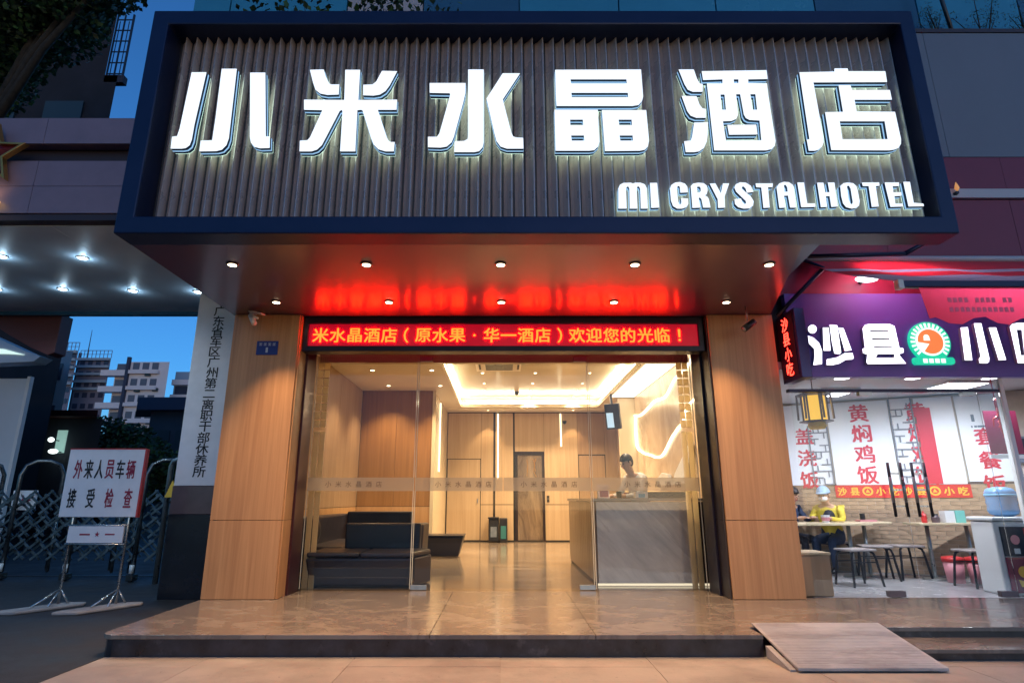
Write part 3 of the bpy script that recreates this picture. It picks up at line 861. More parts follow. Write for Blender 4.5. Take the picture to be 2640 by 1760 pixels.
# ---- the big sign
sg = thing('hotel_sign', (0.29, 4.95, 3.385), 'huge navy framed sign with white lit characters on grey fluted metal', 'hotel sign')
FX0, FX1, FZ0, FZ1 = -3.475, 4.07, 3.385, 5.80
IX0, IX1, IZ0, IZ1 = -3.31, 3.93, 3.553, 5.638
MB().xz([[(FX0, FZ0), (FX1, FZ0), (FX1, FZ1), (FX0, FZ1)], [(IX0, IZ0), (IX1, IZ0), (IX1, IZ1), (IX0, IZ1)]], 4.81, 5.07).build('frame', 'navy', sg, bevel=0.012)
MB().box(IX0 - 0.05, 5.078, IZ0 - 0.05, IX1 + 0.05, 5.12, IZ1 + 0.05).build('backing', 'fin_back', sg)
NF = 68
fw = (IX1 - IX0) / NF
fin = None
for k in range(NF):
    x = IX0 + k * fw
    if fin is None:
        prof = [(x + fw * 0.14, 5.074), (x + fw * 0.40, 5.052), (x + fw * 0.64, 5.018), (x + fw * 0.82, 4.985), (x + fw * 0.90, 4.983), (x + fw * 0.96, 5.020), (x + fw * 0.98, 5.074)]
        fin = MB().xy([prof], IZ0 + 0.002, IZ1 - 0.002).build('fin', 'fin', sg)
    else:
        dup_part(fin, sg, (k * fw, 0, 0))

def channel_letter(name, shapes, yf, yb, side, face, back, parent, inset=0.004):
    b = MB()
    for sh in shapes:
        b.xz(sh, yf + 0.003, yb)
    lt = b.build(name, side, parent)
    if back:
        b = MB()
        for sh in shapes:
            b.xz(sh, yf + 0.034, yf + 0.050, caps=(False, False))
        b.v = [(p[0], p[1], p[2]) for p in b.v]
        rim = b.build('lit_rim', 'letter_rim', lt)
        dm = rim.modifiers.new('proud', 'SOLIDIFY')
        dm.thickness = 0.006
        dm.offset = 0.0
    f = MB()
    for sh in shapes:
        f.xz(sh, yf, yf + 0.002)
    f.build('lit_face', face, lt)
    if back:
        h = MB()
        for sh in shapes:
            h.xz(sh, yb + 0.001, yb + 0.003)
        h.build('lit_back', back, lt)
    return lt

for ch, shapes in BIG_GLYPHS.items():
    channel_letter('character', shapes, 4.86, 4.945, 'letter_side', 'letter_face', 'letter_back', sg)
for ch, shapes in ENGLISH_GLYPHS.items():
    channel_letter('letter', shapes, 4.88, 4.945, 'letter_side', 'letter_face', 'letter_back', sg)

# ---- downlights in the soffit
row_name = {0: 'front', 1: 'back'}
words = ['first', 'second', 'third', 'fourth', 'fifth']
for r, (y, z) in enumerate(((5.53, 3.39), (6.70, 3.39))):
    for i in range(5):
        x = -2.72 + i * 1.35
        if r == 0:
            x = -2.73 + i * 1.353
        lab = ['over the street edge', 'near the red display'][r]
        downlight('downlight', (x, y, z), '%s warm downlight along the soffit row %s, counted from the gate side' % (words[i], lab), 'downlight',
                  'ring', 'warm_lamp', 0.045, 'warm downlights in the black soffit', (140, 190)[r], (1.0, 0.64, 0.36), (118, 78)[r], (0.6, 0.75)[r])

# ---- pillars
def pillar(x0, x1, inner, label):
    t = thing('pillar', ((x0 + x1) / 2, 7.55, 0), label, 'pillar')
    MB().box(x0 + 0.02, 7.235, 0.0, x1 - 0.02, 7.88, 3.388).build('core', 'pillar_dark', t)
    s = 1 if inner > 0 else -1
    # front veneer: lower and upper panel, thin dark joint near the inner corner
    ix = x1 if inner > 0 else x0
    a, b = (x0, x1 - 0.016) if inner > 0 else (x0 + 0.016, x1)
    MB().box(a, 7.21, 0.004, b, 7.234, 0.860).build('lower_panel', 'pillar', t, bevel=0.002)
    MB().box(a, 7.21, 0.866, b, 7.234, 3.386).build('upper_panel', 'pillar', t, bevel=0.002)
    # inner return
    xa, xb = (ix - 0.018, ix + 0.002) if inner > 0 else (ix - 0.002, ix + 0.018)
    rm = 'pillar' if inner > 0 else 'brown_metal'
    MB().box(xa, 7.238, 0.004, xb, 7.50, 0.860).build('return_panel', rm, t)
    MB().box(xa, 7.238, 0.866, xb, 7.50, 3.386).build('return_panel', rm, t)
    # outer side
    ox = x0 if inner > 0 else x1
    xa, xb = (ox, ox + 0.018) if inner > 0 else (ox - 0.018, ox)
    MB().box(xa, 7.238, 0.004, xb, 7.87, 3.386).build('side_panel', 'pillar', t)
    # metal jamb beside the glass
    xa, xb = (ix - 0.05, ix + 0.03) if inner > 0 else (ix - 0.03, ix + 0.05)
    MB().box(xa, 7.504, 0.0, xb, 7.86, 3.386).build('metal_jamb', 'red_metal' if inner > 0 else 'led_case', t, bevel=0.003)
    return t
pillar(-3.44, -2.585, 1, 'wood clad pillar between the white vertical name board and the hotel glass')
pillar(2.60, 3.45, -1, 'wood clad pillar between the hotel glass and the snack shop')

# ---- red running-text display
ld = thing('led_display', (0, 7.42, 2.93), 'long red running text display hung under the black soffit above the glass doors', 'led display')
MB().xz([[(-2.58, 2.93), (2.585, 2.93), (2.585, 3.388), (-2.58, 3.388)], [(-2.515, 3.0), (2.52, 3.0), (2.52, 3.295), (-2.515, 3.295)]], 7.30, 7.50).build('casing', 'led_case', ld, bevel=0.006)
MB().box(-2.52, 7.335, 2.995, 2.525, 7.49, 3.30).build('screen', 'led_screen', ld)
LED = "米水晶酒店（原水果·华一酒店）欢迎您的光临！"
pit = 4.86 / len(LED)
for i, ch in enumerate(LED):
    b = MB()
    write(b, ch, FRONT(7.330), -2.47 + pit * (i + 0.5), 3.148, 0.205, 0.0, 0.0, 1.05, heavy=0.0045)
    b.build('character', 'led_text', ld)

# ---- glass front
def pane(x0, x1, y, z0, z1, name, label, edge_l=True, edge_r=True, handle=None, text=(), group=None, cat='glass panel', frost=True):
    t = thing(name, ((x0 + x1) / 2, y, z0), label, cat, group)
    MB().box(x0, y - 0.006, z0, x1, y + 0.006, z1).build('pane', 'glass', t)
    e = MB()
    if edge_l: e.box(x0 - 0.0015, y - 0.0065, z0, x0 + 0.007, y + 0.0065, z1)
    if edge_r: e.box(x1 - 0.007, y - 0.0065, z0, x1 + 0.0015, y + 0.0065, z1)
    if edge_l or edge_r:
        e.build('polished_edge', 'glass_edge', t)
    if frost:
        MB().box(x0 + 0.002, y - 0.009, 1.205, x1 - 0.002, y - 0.0068, 1.376).build('frosted_band', 'frost', t)
        for cx, chars in text:
            for k, ch in enumerate(chars):
                b = MB()
                write(b, ch, FRONT(y - 0.0095), cx + (k - (len(chars) - 1) / 2) * 0.132, 1.290, 0.082, 0.0, 0.004)
                b.build('band_character', 'band_text', t)
    return t
GY = 7.90
NAME = '小米水晶酒店'
pL = pane(-2.55, -1.165, GY, 0.02, 2.99, 'glass_panel', 'fixed clear glass panel in front of the black sofa', True, True, text=((-1.95, NAME),))
pR = pane(1.165, 2.56, GY, 0.02, 2.99, 'glass_panel', 'fixed clear glass panel in front of the marble counter', True, True, text=((1.95, NAME),))
dL = pane(-1.15, -0.004, GY + 0.02, 0.02, 2.99, 'glass_door', 'clear glass door leaf next to the sofa side panel', True, False, text=((-0.52, NAME),), cat='glass door')
dR = pane(0.004, 1.15, GY + 0.02, 0.02, 2.99, 'glass_door', 'clear glass door leaf next to the counter side panel', False, True, text=((0.60, NAME),), cat='glass door')
for t, x in ((dL, -1.06), (dR, 1.06)):
    MB().box(x - 0.09, GY + 0.001, 2.93, x + 0.09, GY + 0.042, 3.0).build('patch_fitting', 'dull_steel', t, bevel=0.004)
    MB().box(x - 0.10, GY + 0.001, 0.006, x + 0.10, GY + 0.042, 0.065).build('patch_fitting', 'dull_steel', t, bevel=0.004)

# pelmet beam with fine flutes behind the glass head
pm = thing('pelmet', (0, 8.06, 2.94), 'beige fluted beam running behind the top of the hotel glass', 'pelmet')
MB().box(-2.57, 8.03, 2.945, 2.58, 8.12, 3.42).build('beam', 'cream', pm)
fl = MB()
for k in range(172):
    x = -2.56 + k * 0.03
    fl.box(x, 8.018, 2.95, x + 0.017, 8.029, 3.40)
fl.build('flute', 'cream', pm)['kind'] = 'stuff'

# cream strips modelling the lit lobby's reflection at both ends of the glass
def strip(x, label):
    t = thing('reflection_strip', (x, 8.1, 0), label, 'reflection strip')
    for dx in (-0.042, 0.042):
        MB().box(x + dx - 0.036, 8.06, 0.0, x + dx + 0.036, 8.075, 1.985).build('reflection_bar', 'mirrored_cream', t, bevel=0.004)
        for k in range(8):
            z = 2.90 - k * 0.115
            MB().box(x + dx - 0.038, 8.045, z - 0.05, x + dx + 0.038, 8.059, z + 0.05).build('reflection_bead', 'mirrored_cream', t, bevel=0.012)
strip(-2.50, 'tall cream strip modelling the lobby reflection at the sofa end of the glass')
strip(2.50, 'tall cream strip modelling the lobby reflection at the counter end of the glass')

# ================================================================ LOBBY
lf = room('lobby_floor', (0, 12, 0))
for y0, y1 in ((7.9, 10.1), (10.1, 12.3), (12.3, 14.5), (14.5, 16.9)):
    for x0, x1 in ((-3.4, -1.4), (-1.4, 0.75), (0.75, 3.3)):
        MB().box(x0 + 0.001, y0 + 0.001, -0.05, x1 - 0.001, y1 - 0.001, -0.0005).build('slab', 'marble', lf)

CZ = 3.5
lc = room('lobby_ceiling', (0, 12, CZ))
TX0, TX1, TY0, TY1 = -1.13, 2.54, 9.6, 15.8
MB().xy([[(-3.3, 8.13), (3.3, 8.13), (3.3, 17.0), (-3.3, 17.0)], [(TX0, TY0), (TX1, TY0), (TX1, TY1), (TX0, TY1)]], CZ, CZ + 0.10).build('plaster', 'ceiling', lc)
MB().box(TX0 - 0.35, TY0 - 0.35, CZ + 0.26, TX1 + 0.35, TY1 + 0.35, CZ + 0.32).build('tray', 'tray', lc)
tr_ = MB()
for a, b, c, d in ((TX0 - 0.35, TY0 - 0.35, TX0 - 0.30, TY1 + 0.35), (TX1 + 0.30, TY0 - 0.35, TX1 + 0.35, TY1 + 0.35), (TX0 - 0.30, TY1 + 0.30, TX1 + 0.30, TY1 + 0.35), (TX0 - 0.30, TY0 - 0.35, TX1 + 0.30, TY0 - 0.30)):
    tr_.box(a, b, CZ + 0.10, c, d, CZ + 0.259)
tr_.build('tray_side', 'ceiling', lc)
cv = MB()
cv.box(TX0 - 0.03, TY0, CZ + 0.104, TX0 - 0.004, TY1, CZ + 0.135)
cv.box(TX1 + 0.004, TY0, CZ + 0.104, TX1 + 0.03, TY1, CZ + 0.135)
cv.box(TX0, TY1 + 0.004, CZ + 0.104, TX1, TY1 + 0.03, CZ + 0.135)
cv.build('cove_light', 'cove', lc)
MB().box(2.62, 9.0, CZ - 0.012, 3.17, 14.1, CZ - 0.002).build('lit_panel', 'white_panel', lc)
# crown line along the back
MB().box(-1.5, 15.95, CZ - 0.045, 3.2, 16.0, CZ - 0.001).build('cornice', 'ceiling', lc)

# walls
wl = room('lobby_wall', (-3.2, 10.6, 0))
MB().box(-3.32, 7.92, 0.0, -3.225, 13.3, CZ).build('core', 'pillar_dark', wl)
for y0, y1 in ((7.93, 9.7), (9.7, 11.5), (11.5, 13.29)):
    MB().box(-3.222, y0 + 0.003, 0.955, -3.20, y1 - 0.003, CZ - 0.003).build('panel', 'lobby_wall', wl)
    MB().box(-3.222, y0 + 0.003, 0.004, -3.20, y1 - 0.003, 0.945).build('wainscot_panel', 'wainscot', wl)
wa = room('lobby_wall', (-2.4, 13.3, 0))
MB().box(-3.3, 13.325, 0.0, -1.56, 13.5, CZ).build('core', 'pillar_dark', wa)
for x0, x1 in ((-3.198, -2.40), (-2.40, -1.60)):
    MB().box(x0 + 0.002, 13.30, 0.955, x1 - 0.002, 13.322, CZ - 0.003).build('panel', 'lobby_amber', wa)
    MB().box(x0 + 0.002, 13.30, 0.004, x1 - 0.002, 13.322, 0.945).build('wainscot_panel', 'wainscot', wa)
# return of the alcove towards the back
wr = room('lobby_wall', (-1.58, 15, 0))
MB().box(-1.597, 13.305, 0.0, -1.57, 16.7, CZ).build('panel', 'cream', wr)
MB().box(-1.60, 13.28, 0.0, -1.52, 13.30, CZ).build('corner_post', 'cream', wr, bevel=0.006)
MB().box(-1.566, 14.6, 1.75, -1.545, 14.66, 3.42).build('led_line', 'ledline', wr)
# back wall
BY = 16.72
bk = room('lobby_wall', (0.8, BY, 0))
MB().box(-1.6, BY + 0.03, 0.0, 3.4, BY + 0.2, CZ).build('core', 'pillar_dark', bk)
def bpanel(x0, x1, z0, z1, m='lobby_pale', y=0.0):
    MB().box(x0 + 0.004, BY + y, z0 + 0.003, x1 - 0.004, BY + 0.028, z1 - 0.003).build('panel', m, bk)
for x0, x1 in ((-1.56, -0.617), (-0.617, -0.27), (-0.22, 0.285)):
    bpanel(x0, x1, 2.194 if x0 < -1 else 0.965, 3.47)
    if x0 > -1: bpanel(x0, x1, 0.03, 0.955)
bpanel(0.325, 1.151, 2.39, 3.47)
bpanel(1.151, 2.095, 0.965, 3.47)
bpanel(1.151, 2.095, 0.03, 0.955)
bpanel(2.095, 2.855, 2.31, 3.47, 'lobby_wall')
bpanel(2.855, 3.3, 0.03, 3.47, 'lobby_wall')
for x in (-0.245, 0.305):
    MB().box(x - 0.022, BY + 0.012, 0.03, x + 0.022, BY + 0.029, 3.46).build('slot', 'slot', bk)
MB().box(-1.58, BY - 0.012, 0.0, 3.3, BY + 0.0, 0.035).build('skirting', 'slot', bk)
MB().box(-0.165, BY - 0.022, 1.634, -0.125, BY - 0.002, 3.45).build('led_line', 'ledline', bk)
MB().box(1.61, BY - 0.022, 2.53, 1.65, BY - 0.002, 3.45).build('led_line', 'ledline', bk)
# right wall: pale post, onyx mural
wm = room('lobby_wall', (3.2, 11, 0))
MB().box(3.215, 7.92, 0.0, 3.34, 17.0, CZ).build('core', 'pillar_dark', wm)
MB().box(3.195, 14.3, 0.0, 3.214, 16.7, CZ - 0.003).build('panel', 'lobby_wall', wm)
MB().box(2.79, 14.224, 0.0, 3.19, 14.30, CZ - 0.014).build('end_panel', 'cream', wm)

mu = thing('wall_mural', (3.2, 11.5, 0.0), 'veined onyx wall behind the counter with a glowing mountain outline', 'wall art')
MB().box(3.19, 8.15, 0.0, 3.212, 14.22, CZ - 0.014).build('onyx_slab', 'onyx', mu)
def glow_line(pts, r, name='glow_line'):
    b = MB()
    P3 = []
    n = len(pts)
    for i in range(n - 1):                      # smooth flowing line through the points
        p0, p1, p2, p3 = pts[max(0, i - 1)], pts[i], pts[i + 1], pts[min(n - 1, i + 2)]
        for k in range(6):
            f = k / 6
            c = [0.5 * (2 * b_ + (c_ - a_) * f + (2 * a_ - 5 * b_ + 4 * c_ - d_) * f * f + (3 * b_ - a_ - 3 * c_ + d_) * f ** 3) for a_, b_, c_, d_ in zip(p0, p1, p2, p3)]
            P3.append((3.170, c[0], c[1] + random.uniform(-0.006, 0.006)))
    P3.append((3.170, pts[-1][0], pts[-1][1]))
    b.tube(P3, r, 6)
    b.build(name, 'mural_glow', mu)
glow_line([(14.16, 3.05), (13.6, 2.98), (12.9, 3.02), (12.2, 3.08), (11.4, 3.04), (10.7, 3.24), (10.05, 3.29), (9.4, 3.42)], 0.022)
glow_line([(14.12, 3.02), (14.15, 2.66), (14.10, 2.31), (13.6, 2.13), (12.9, 2.02), (12.3, 1.93), (11.9, 1.95), (11.55, 2.06), (11.2, 2.20), (10.8, 2.32), (10.4, 2.42), (10.1, 2.62), (9.7, 2.70)], 0.020)
# pieces of white stone standing out of the mural, catching the light
def shard(pts, label=None):
    MB().yz([pts], 3.10, 3.168).build('white_shard', 'white_plastic', mu, bevel=0.006)
shard([(11.1, 1.36), (10.2, 1.36), (9.85, 2.02), (10.05, 1.96), (10.9, 1.55)])
shard([(12.3, 1.36), (11.3, 1.36), (11.35, 1.55), (11.8, 1.60), (12.1, 1.52)])

# doors, elevator
def plain_door(x0, x1, z1, label, m):
    t = thing('flush_door', ((x0 + x1) / 2, BY, 0), label, 'door')
    MB().box(x0 + 0.018, BY + 0.008, 0.038, x1 - 0.018, BY + 0.028, z1 - 0.018).build('leaf', m, t)
    MB().box(x0 + 0.004, BY + 0.018, 0.036, x1 - 0.004, BY + 0.0275, z1 - 0.003).build('door_gap', 'slot', t)
    MB().box(x1 - 0.10, BY - 0.012, 1.0, x1 - 0.07, BY + 0.007, 1.12).build('handle', 'dull_steel', t)
plain_door(-1.56, -0.617, 2.194, 'flush veneer door between the alcove and the dark slot', 'lobby_pale')
plain_door(2.095, 2.855, 2.30, 'flush veneer door below the corner television', 'lobby_wall')
ev = thing('elevator', (0.74, BY, 0), 'dark bronze elevator door in the back wall of the lobby', 'elevator')
MB().xz([[(0.337, 0.0), (1.151, 0.0), (1.151, 2.385), (0.337, 2.385)], [(0.40, -0.001), (1.09, -0.001), (1.09, 2.30), (0.40, 2.30)]], BY - 0.02, BY + 0.02).build('frame', 'brown_metal', ev)
MB().box(0.405, BY + 0.004, 0.02, 1.085, BY + 0.026, 2.295).build('door_leaf', 'bronze', ev)
ln = MB()
for pts in (((0.66, 2.18), (0.69, 2.0), (0.66, 1.72)), ((0.83, 2.2), (0.89, 2.02), (0.84, 1.86), (0.92, 1.70)), ((0.92, 2.2), (0.86, 2.05), (0.90, 1.85))):
    ln.tube([(x, BY + 0.002, z) for x, z in pts], 0.008, 5)
ln.build('engraved_line', 'star_gold', ev)
pn = thing('call_panel', (1.22, BY - 0.02, 1.0), 'small dark call panel on the wall next to the elevator', 'control panel')
MB().box(1.20, BY - 0.018, 1.02, 1.27, BY - 0.002, 1.20).build('plate', 'black', pn)
MB().lathe([(0.012, 0), (0.012, 0.01)], (1.235, BY - 0.024, 1.11), 8).build('button', 'white_plastic', pn)

# trash bin pair
bn = thing('waste_bin', (-0.13, 16.45, 0), 'black lobby bin with a teal label between the LED line and the slot', 'bin')
MB().xy([[(-0.385, 16.3), (-0.11, 16.3), (-0.11, 16.6), (-0.385, 16.6)]], 0.03, 0.60).build('body', 'black', bn, bevel=0.015)
MB().xy([[(-0.10, 16.28), (0.115, 16.28), (0.115, 16.6), (-0.10, 16.6)]], 0.0, 0.62).build('body', 'black', bn, bevel=0.02)
MB().box(-0.06, 16.272, 0.10, 0.08, 16.279, 0.42).build('label_plate', 'teal_plastic', bn)
MB().box(-0.33, 16.292, 0.14, -0.17, 16.299, 0.40).build('label_plate', 'dull_steel', bn)
MB().box(-0.40, 16.27, 0.602, -0.108, 16.62, 0.64).build('lid', 'black', bn)

# sofas
def block(b, x0, y0, x1, y1, z0, z1, tx=0.06, ty=0.05):
    """leather block narrowing to the floor"""
    vs = [(x0 + tx, y0 + ty, z0), (x1 - tx, y0 + ty, z0), (x1 - tx, y1 - ty, z0), (x0 + tx, y1 - ty, z0), (x0, y0, z1), (x1, y0, z1), (x1, y1, z1), (x0, y1, z1)]
    b.add(vs, [(0, 3, 2, 1), (4, 5, 6, 7), (0, 1, 5, 4), (1, 2, 6, 5), (2, 3, 7, 6), (3, 0, 4, 7)])
s1 = thing('bench', (-1.8, 8.4, 0), 'long low black leather bench right behind the fixed glass', 'bench')
b = MB(); block(b, -2.55, 8.03, -1.16, 8.74, 0.02, 0.37); b.build('seat_block', 'sofa', s1, bevel=0.03, smooth=False)
b = MB(); b.xy([[(-2.54, 8.04), (-1.86, 8.04), (-1.86, 8.76), (-2.54, 8.76)]], 0.375, 0.44); b.build('cushion', 'sofa_side', s1, bevel=0.025)
b = MB(); b.xy([[(-1.85, 8.04), (-1.17, 8.04), (-1.0, 8.62), (-1.05, 8.76), (-1.85, 8.76)]], 0.375, 0.437); b.build('cushion', 'sofa_side', s1, bevel=0.025)
for z in (0.13, 0.25):
    MB().tube([(-2.535 + 0.06 * (0.37 - z) / 0.35, 8.032 + 0.05 * (0.37 - z) / 0.35, z), (-1.175 - 0.06 * (0.37 - z) / 0.35, 8.032 + 0.05 * (0.37 - z) / 0.35, z)], 0.005, 5).build('seam', 'sofa_side', s1)
b = MB(); b.xy([[(-1.15, 8.08), (-0.99, 8.60), (-1.03, 8.74), (-1.155, 8.74)]], 0.02, 0.37); b.build('end_panel', 'sofa_side', s1, bevel=0.02)
s2 = thing('sofa', (-1.75, 9.2, 0), 'square black leather sofa seen from the back behind the low bench', 'sofa')
b = MB(); block(b, -2.27, 8.85, -1.18, 9.0, 0.05, 0.77, 0.02, 0.0); b.build('backrest', 'sofa', s2, bevel=0.03)
b = MB(); block(b, -2.27, 9.01, -1.34, 9.7, 0.05, 0.42); b.build('seat', 'sofa', s2, bevel=0.03)
b = MB(); block(b, -1.335, 9.01, -1.16, 9.7, 0.05, 0.75, 0.03, 0.0); b.build('arm', 'sofa_side', s2, bevel=0.03)
s3 = thing('sofa', (-2.5, 10.6, 0), 'dark corner sofa along the veneer wall with one cushion', 'sofa')
b = MB(); block(b, -3.17, 9.1, -2.95, 11.8, 0.05, 0.84, 0.02, 0.02); b.build('backrest', 'sofa_side', s3, bevel=0.03)
b = MB(); block(b, -2.94, 9.1, -2.35, 11.0, 0.05, 0.43); b.build('seat', 'sofa_side', s3, bevel=0.03)
b = MB(); block(b, -2.94, 11.55, -1.72, 11.8, 0.05, 0.88, 0.02, 0.02); b.build('backrest', 'sofa', s3, bevel=0.03)
b = MB(); block(b, -2.34, 11.0, -1.72, 11.54, 0.05, 0.43); b.build('seat', 'sofa', s3, bevel=0.03)
pw = tag(MB().ball((-2.86, 9.35, 0.63), 0.09, 0.17, 0.2, 12, 8).build('cushion', 'sofa', smooth=True), 'plump black cushion standing on the corner sofa', 'cushion')
s4 = thing('coffee_table', (-1.2, 12.4, 0), 'low dark leather coffee table tapering to the floor near the alcove', 'coffee table')
b = MB(); block(b, -1.75, 12.1, -0.78, 12.75, 0.02, 0.39, 0.10, 0.08); b.build('body', 'sofa', s4, bevel=0.02)
MB().box(-1.76, 12.09, 0.395, -0.77, 12.76, 0.42).build('top', 'sofa', s4, bevel=0.006)

# reception counter
rc = thing('reception_counter', (2.2, 9.5, 0), 'grey veined marble reception counter behind the glass', 'reception counter')
MB().box(1.262, 8.30, 0.035, 2.59, 8.33, 1.07).build('front_slab', 'counter', rc, bevel=0.003)
MB().box(2.596, 8.31, 0.035, 3.18, 8.34, 1.07).build('front_slab', 'brown_metal', rc)
MB().box(1.262, 8.345, 0.035, 1.8, 11.55, 1.07).build('carcass', 'brown_metal', rc)
for k in range(16):
    y = 8.345 + k * 0.2
    MB().box(1.242, y + 0.006, 0.035, 1.261, y + 0.194, 1.07).build('side_slat', 'counter_side', rc)
MB().xy([[(1.22, 8.275), (3.18, 8.275), (3.18, 8.75), (1.86, 8.75), (1.86, 11.58), (1.22, 11.58)]], 1.075, 1.115).build('top', 'counter_top', rc, bevel=0.006)
MB().box(1.25, 8.312, 0.004, 2.9, 8.328, 0.03).build('plinth_light', 'plinth_line', rc)
MB().box(1.255, 8.33, 0.0, 3.18, 11.5, 0.034).build('plinth', 'slot', rc)

# things on the counter
def small(name, label, cat, parts, loc, group=None):
    t = thing(name, loc, label, cat, group)
    for nm, mb, mt in parts:
        mb.build(nm, mt, t)
    return t
small('tissue_box', 'pale blue tissue box on the counter top', 'tissue box', [
    ('carton', MB().box(1.83, 8.40, 1.116, 2.0, 8.52, 1.20), 'white_plastic'),
    ('printed_front', MB().box(1.87, 8.394, 1.125, 1.96, 8.3995, 1.175), 'tissue_blue'),
    ('tissue', MB().lathe([(0.03, 0), (0.045, 0.03), (0.01, 0.07)], (1.915, 8.46, 1.2005), 8), 'white_plastic')], (1.915, 8.46, 1.116))
small('keyboard_tray', 'wide dark tray lying on the counter near its wall end', 'tray', [
    ('base', MB().box(2.02, 8.42, 1.116, 2.58, 8.60, 1.195), 'sofa_side'),
    ('lip', MB().box(2.0, 8.40, 1.18, 2.60, 8.418, 1.20), 'black')], (2.3, 8.5, 1.116))
for k, x in enumerate((1.48, 1.70)):
    small('desk_chair', ['dark red leather chair back seen just over the counter, closer to the door', 'dark red leather chair back seen just over the counter, beside the tissue box'][k], 'chair', [
        ('backrest', MB().box(x - 0.12 + 0.55, 9.85, 0.75, x + 0.13 + 0.55, 9.93, 1.21), 'chair_red'),
        ('seat', MB().box(x - 0.14 + 0.55, 9.45, 0.42, x + 0.15 + 0.55, 9.84, 0.50), 'chair_red'),
        ('stem', MB().tube([(x + 0.56, 9.65, 0.05), (x + 0.56, 9.65, 0.42)], 0.03), 'dark_steel'),
        ('foot_star', MB().bar((x + 0.36, 9.65, 0.04), (x + 0.76, 9.65, 0.04), 0.05, 0.04).bar((x + 0.56, 9.45, 0.045), (x + 0.56, 9.85, 0.045), 0.05, 0.04), 'dark_steel')], (x + 0.55, 9.65, 0), 'chairs behind the counter')

small('pen_pot', 'small black pen pot on the counter near the person in white', 'pen pot', [
    ('pot', MB().lathe([(0.035, 0), (0.04, 0.09)], (1.62, 8.5, 1.116), 12), 'black'),
    ('pen', MB().tube([(1.615, 8.5, 1.13), (1.60, 8.49, 1.27)], 0.006, 5), 'chair_red'), ('pen', MB().tube([(1.625, 8.505, 1.13), (1.645, 8.51, 1.26)], 0.006, 5), 'tissue_blue')], (1.62, 8.5, 1.116))
small('leaflet_stand', 'small white leaflet stand at the open end of the counter', 'leaflet stand', [
    ('stand', MB().yz([[(8.55, 1.116), (8.66, 1.116), (8.655, 1.20), (8.64, 1.30)]], 1.34, 1.50), 'white_plastic'), ('leaflet', MB().box(1.36, 8.535, 1.13, 1.48, 8.545, 1.27), 'pink')], (1.42, 8.6, 1.116))

# television on the corner
tv = thing('television', (2.5, 13.6, 3.0), 'small television tilted down from the ceiling corner over the counter', 'television')
Mtv = Matrix.Translation((2.52, 13.55, 2.95)) @ Matrix.Rotation(R(-28), 4, 'Z') @ Matrix.Rotation(R(14), 4, 'X')
def xf(mb, m):
    mb.v = [tuple(m @ Vector(p)) for p in mb.v]
    return mb
xf(MB().box(-0.17, 0, -0.30, 0.17, 0.10, 0.28), Mtv).build('case', 'black', tv)
xf(MB().box(-0.14, -0.008, -0.26, 0.02, -0.001, 0.08), Mtv).build('screen', 'tv_screen', tv)
MB().bar((2.54, 13.65, 3.0), (2.54, 13.75, 3.495), 0.05, 0.05).build('bracket', 'dark_steel', tv)

# ceiling fittings of the lobby
ac = thing('air_vent', (-0.1, 11.9, 3.76), 'ceiling air vent cassette in the glossy tray', 'air vent')
MB().box(-0.56, 11.5, 3.735, 0.37, 12.3, 3.758).build('plate', 'ceiling', ac)
for k in range(6):
    MB().box(-0.36, 11.62 + k * 0.1, 3.722, 0.20, 11.66 + k * 0.1, 3.734).build('louvre', 'dull_steel', ac)
MB().box(-0.50, 11.65, 3.728, -0.46, 12.1, 3.734).build('slot', 'slot', ac)
MB().box(0.29, 11.65, 3.728, 0.33, 12.1, 3.734).build('slot', 'slot', ac)
k_lab = ['near the glass above the bench', 'near the glass beside the cove', 'over the far sofa', 'beside the cove at the alcove']
for i, (x, y) in enumerate(((-2.51, 11.06), (-1.37, 11.06), (-2.5, 12.65), (-1.37, 12.65))):
    downlight('lobby_downlight', (x, y, CZ), 'small lobby downlight in the low ceiling %s' % k_lab[i], 'downlight', 'ring_white', 'warm_lamp', 0.04,
              'downlights in the low lobby ceiling', 190, (1.0, 0.68, 0.38), 104, 0.85, (0.0, 0.08))
cnt = 0
row_words = ['row by the air vent', 'second row', 'third row', 'row by the back cove']
for j, y in enumerate((12.53, 13.72, 14.65, 15.6)):
    for i, x in enumerate((-0.45, 0.70, 1.88)):
        if j == 3 and i == 0:
            continue
        downlight('tray_downlight', (x, y, 3.758), 'tiny tray downlight, %s, %s' % (row_words[j], ['over the sofa side', 'in the middle', 'over the counter side'][i]), 'downlight', 'ring_white', 'warm_lamp', 0.03,
                  'tiny downlights in the ceiling tray', 205, (1.0, 0.70, 0.42), 120, 0.7)
# wall washers at the back and over the counter
for i, (x, y) in enumerate(((-0.42, 16.3), (1.95, 16.3))):
    downlight('wall_washer', (x, y, CZ), ['small downlight washing the back wall beside the tall LED line', 'small downlight washing the back wall beside the short LED line'][i], 'downlight', 'ring_white', 'warm_lamp', 0.03,
              'downlights along the back wall', 60, (1.0, 0.62, 0.30), 70, 0.5, (0, 0.18))
for i, (x, y) in enumerate(((1.9, 9.0), (2.05, 9.9))):  # second lamp is unseen, moved in to brighten the receptionist
    downlight('counter_downlight', (x, y, CZ), ['small downlight over the front of the counter', 'small added downlight brightening the receptionist'][i], 'downlight', 'ring_white', 'warm_lamp', 0.035,
              'downlights over the counter', 190, (1.0, 0.74, 0.48), 110, 0.6, (0.1, -0.05))
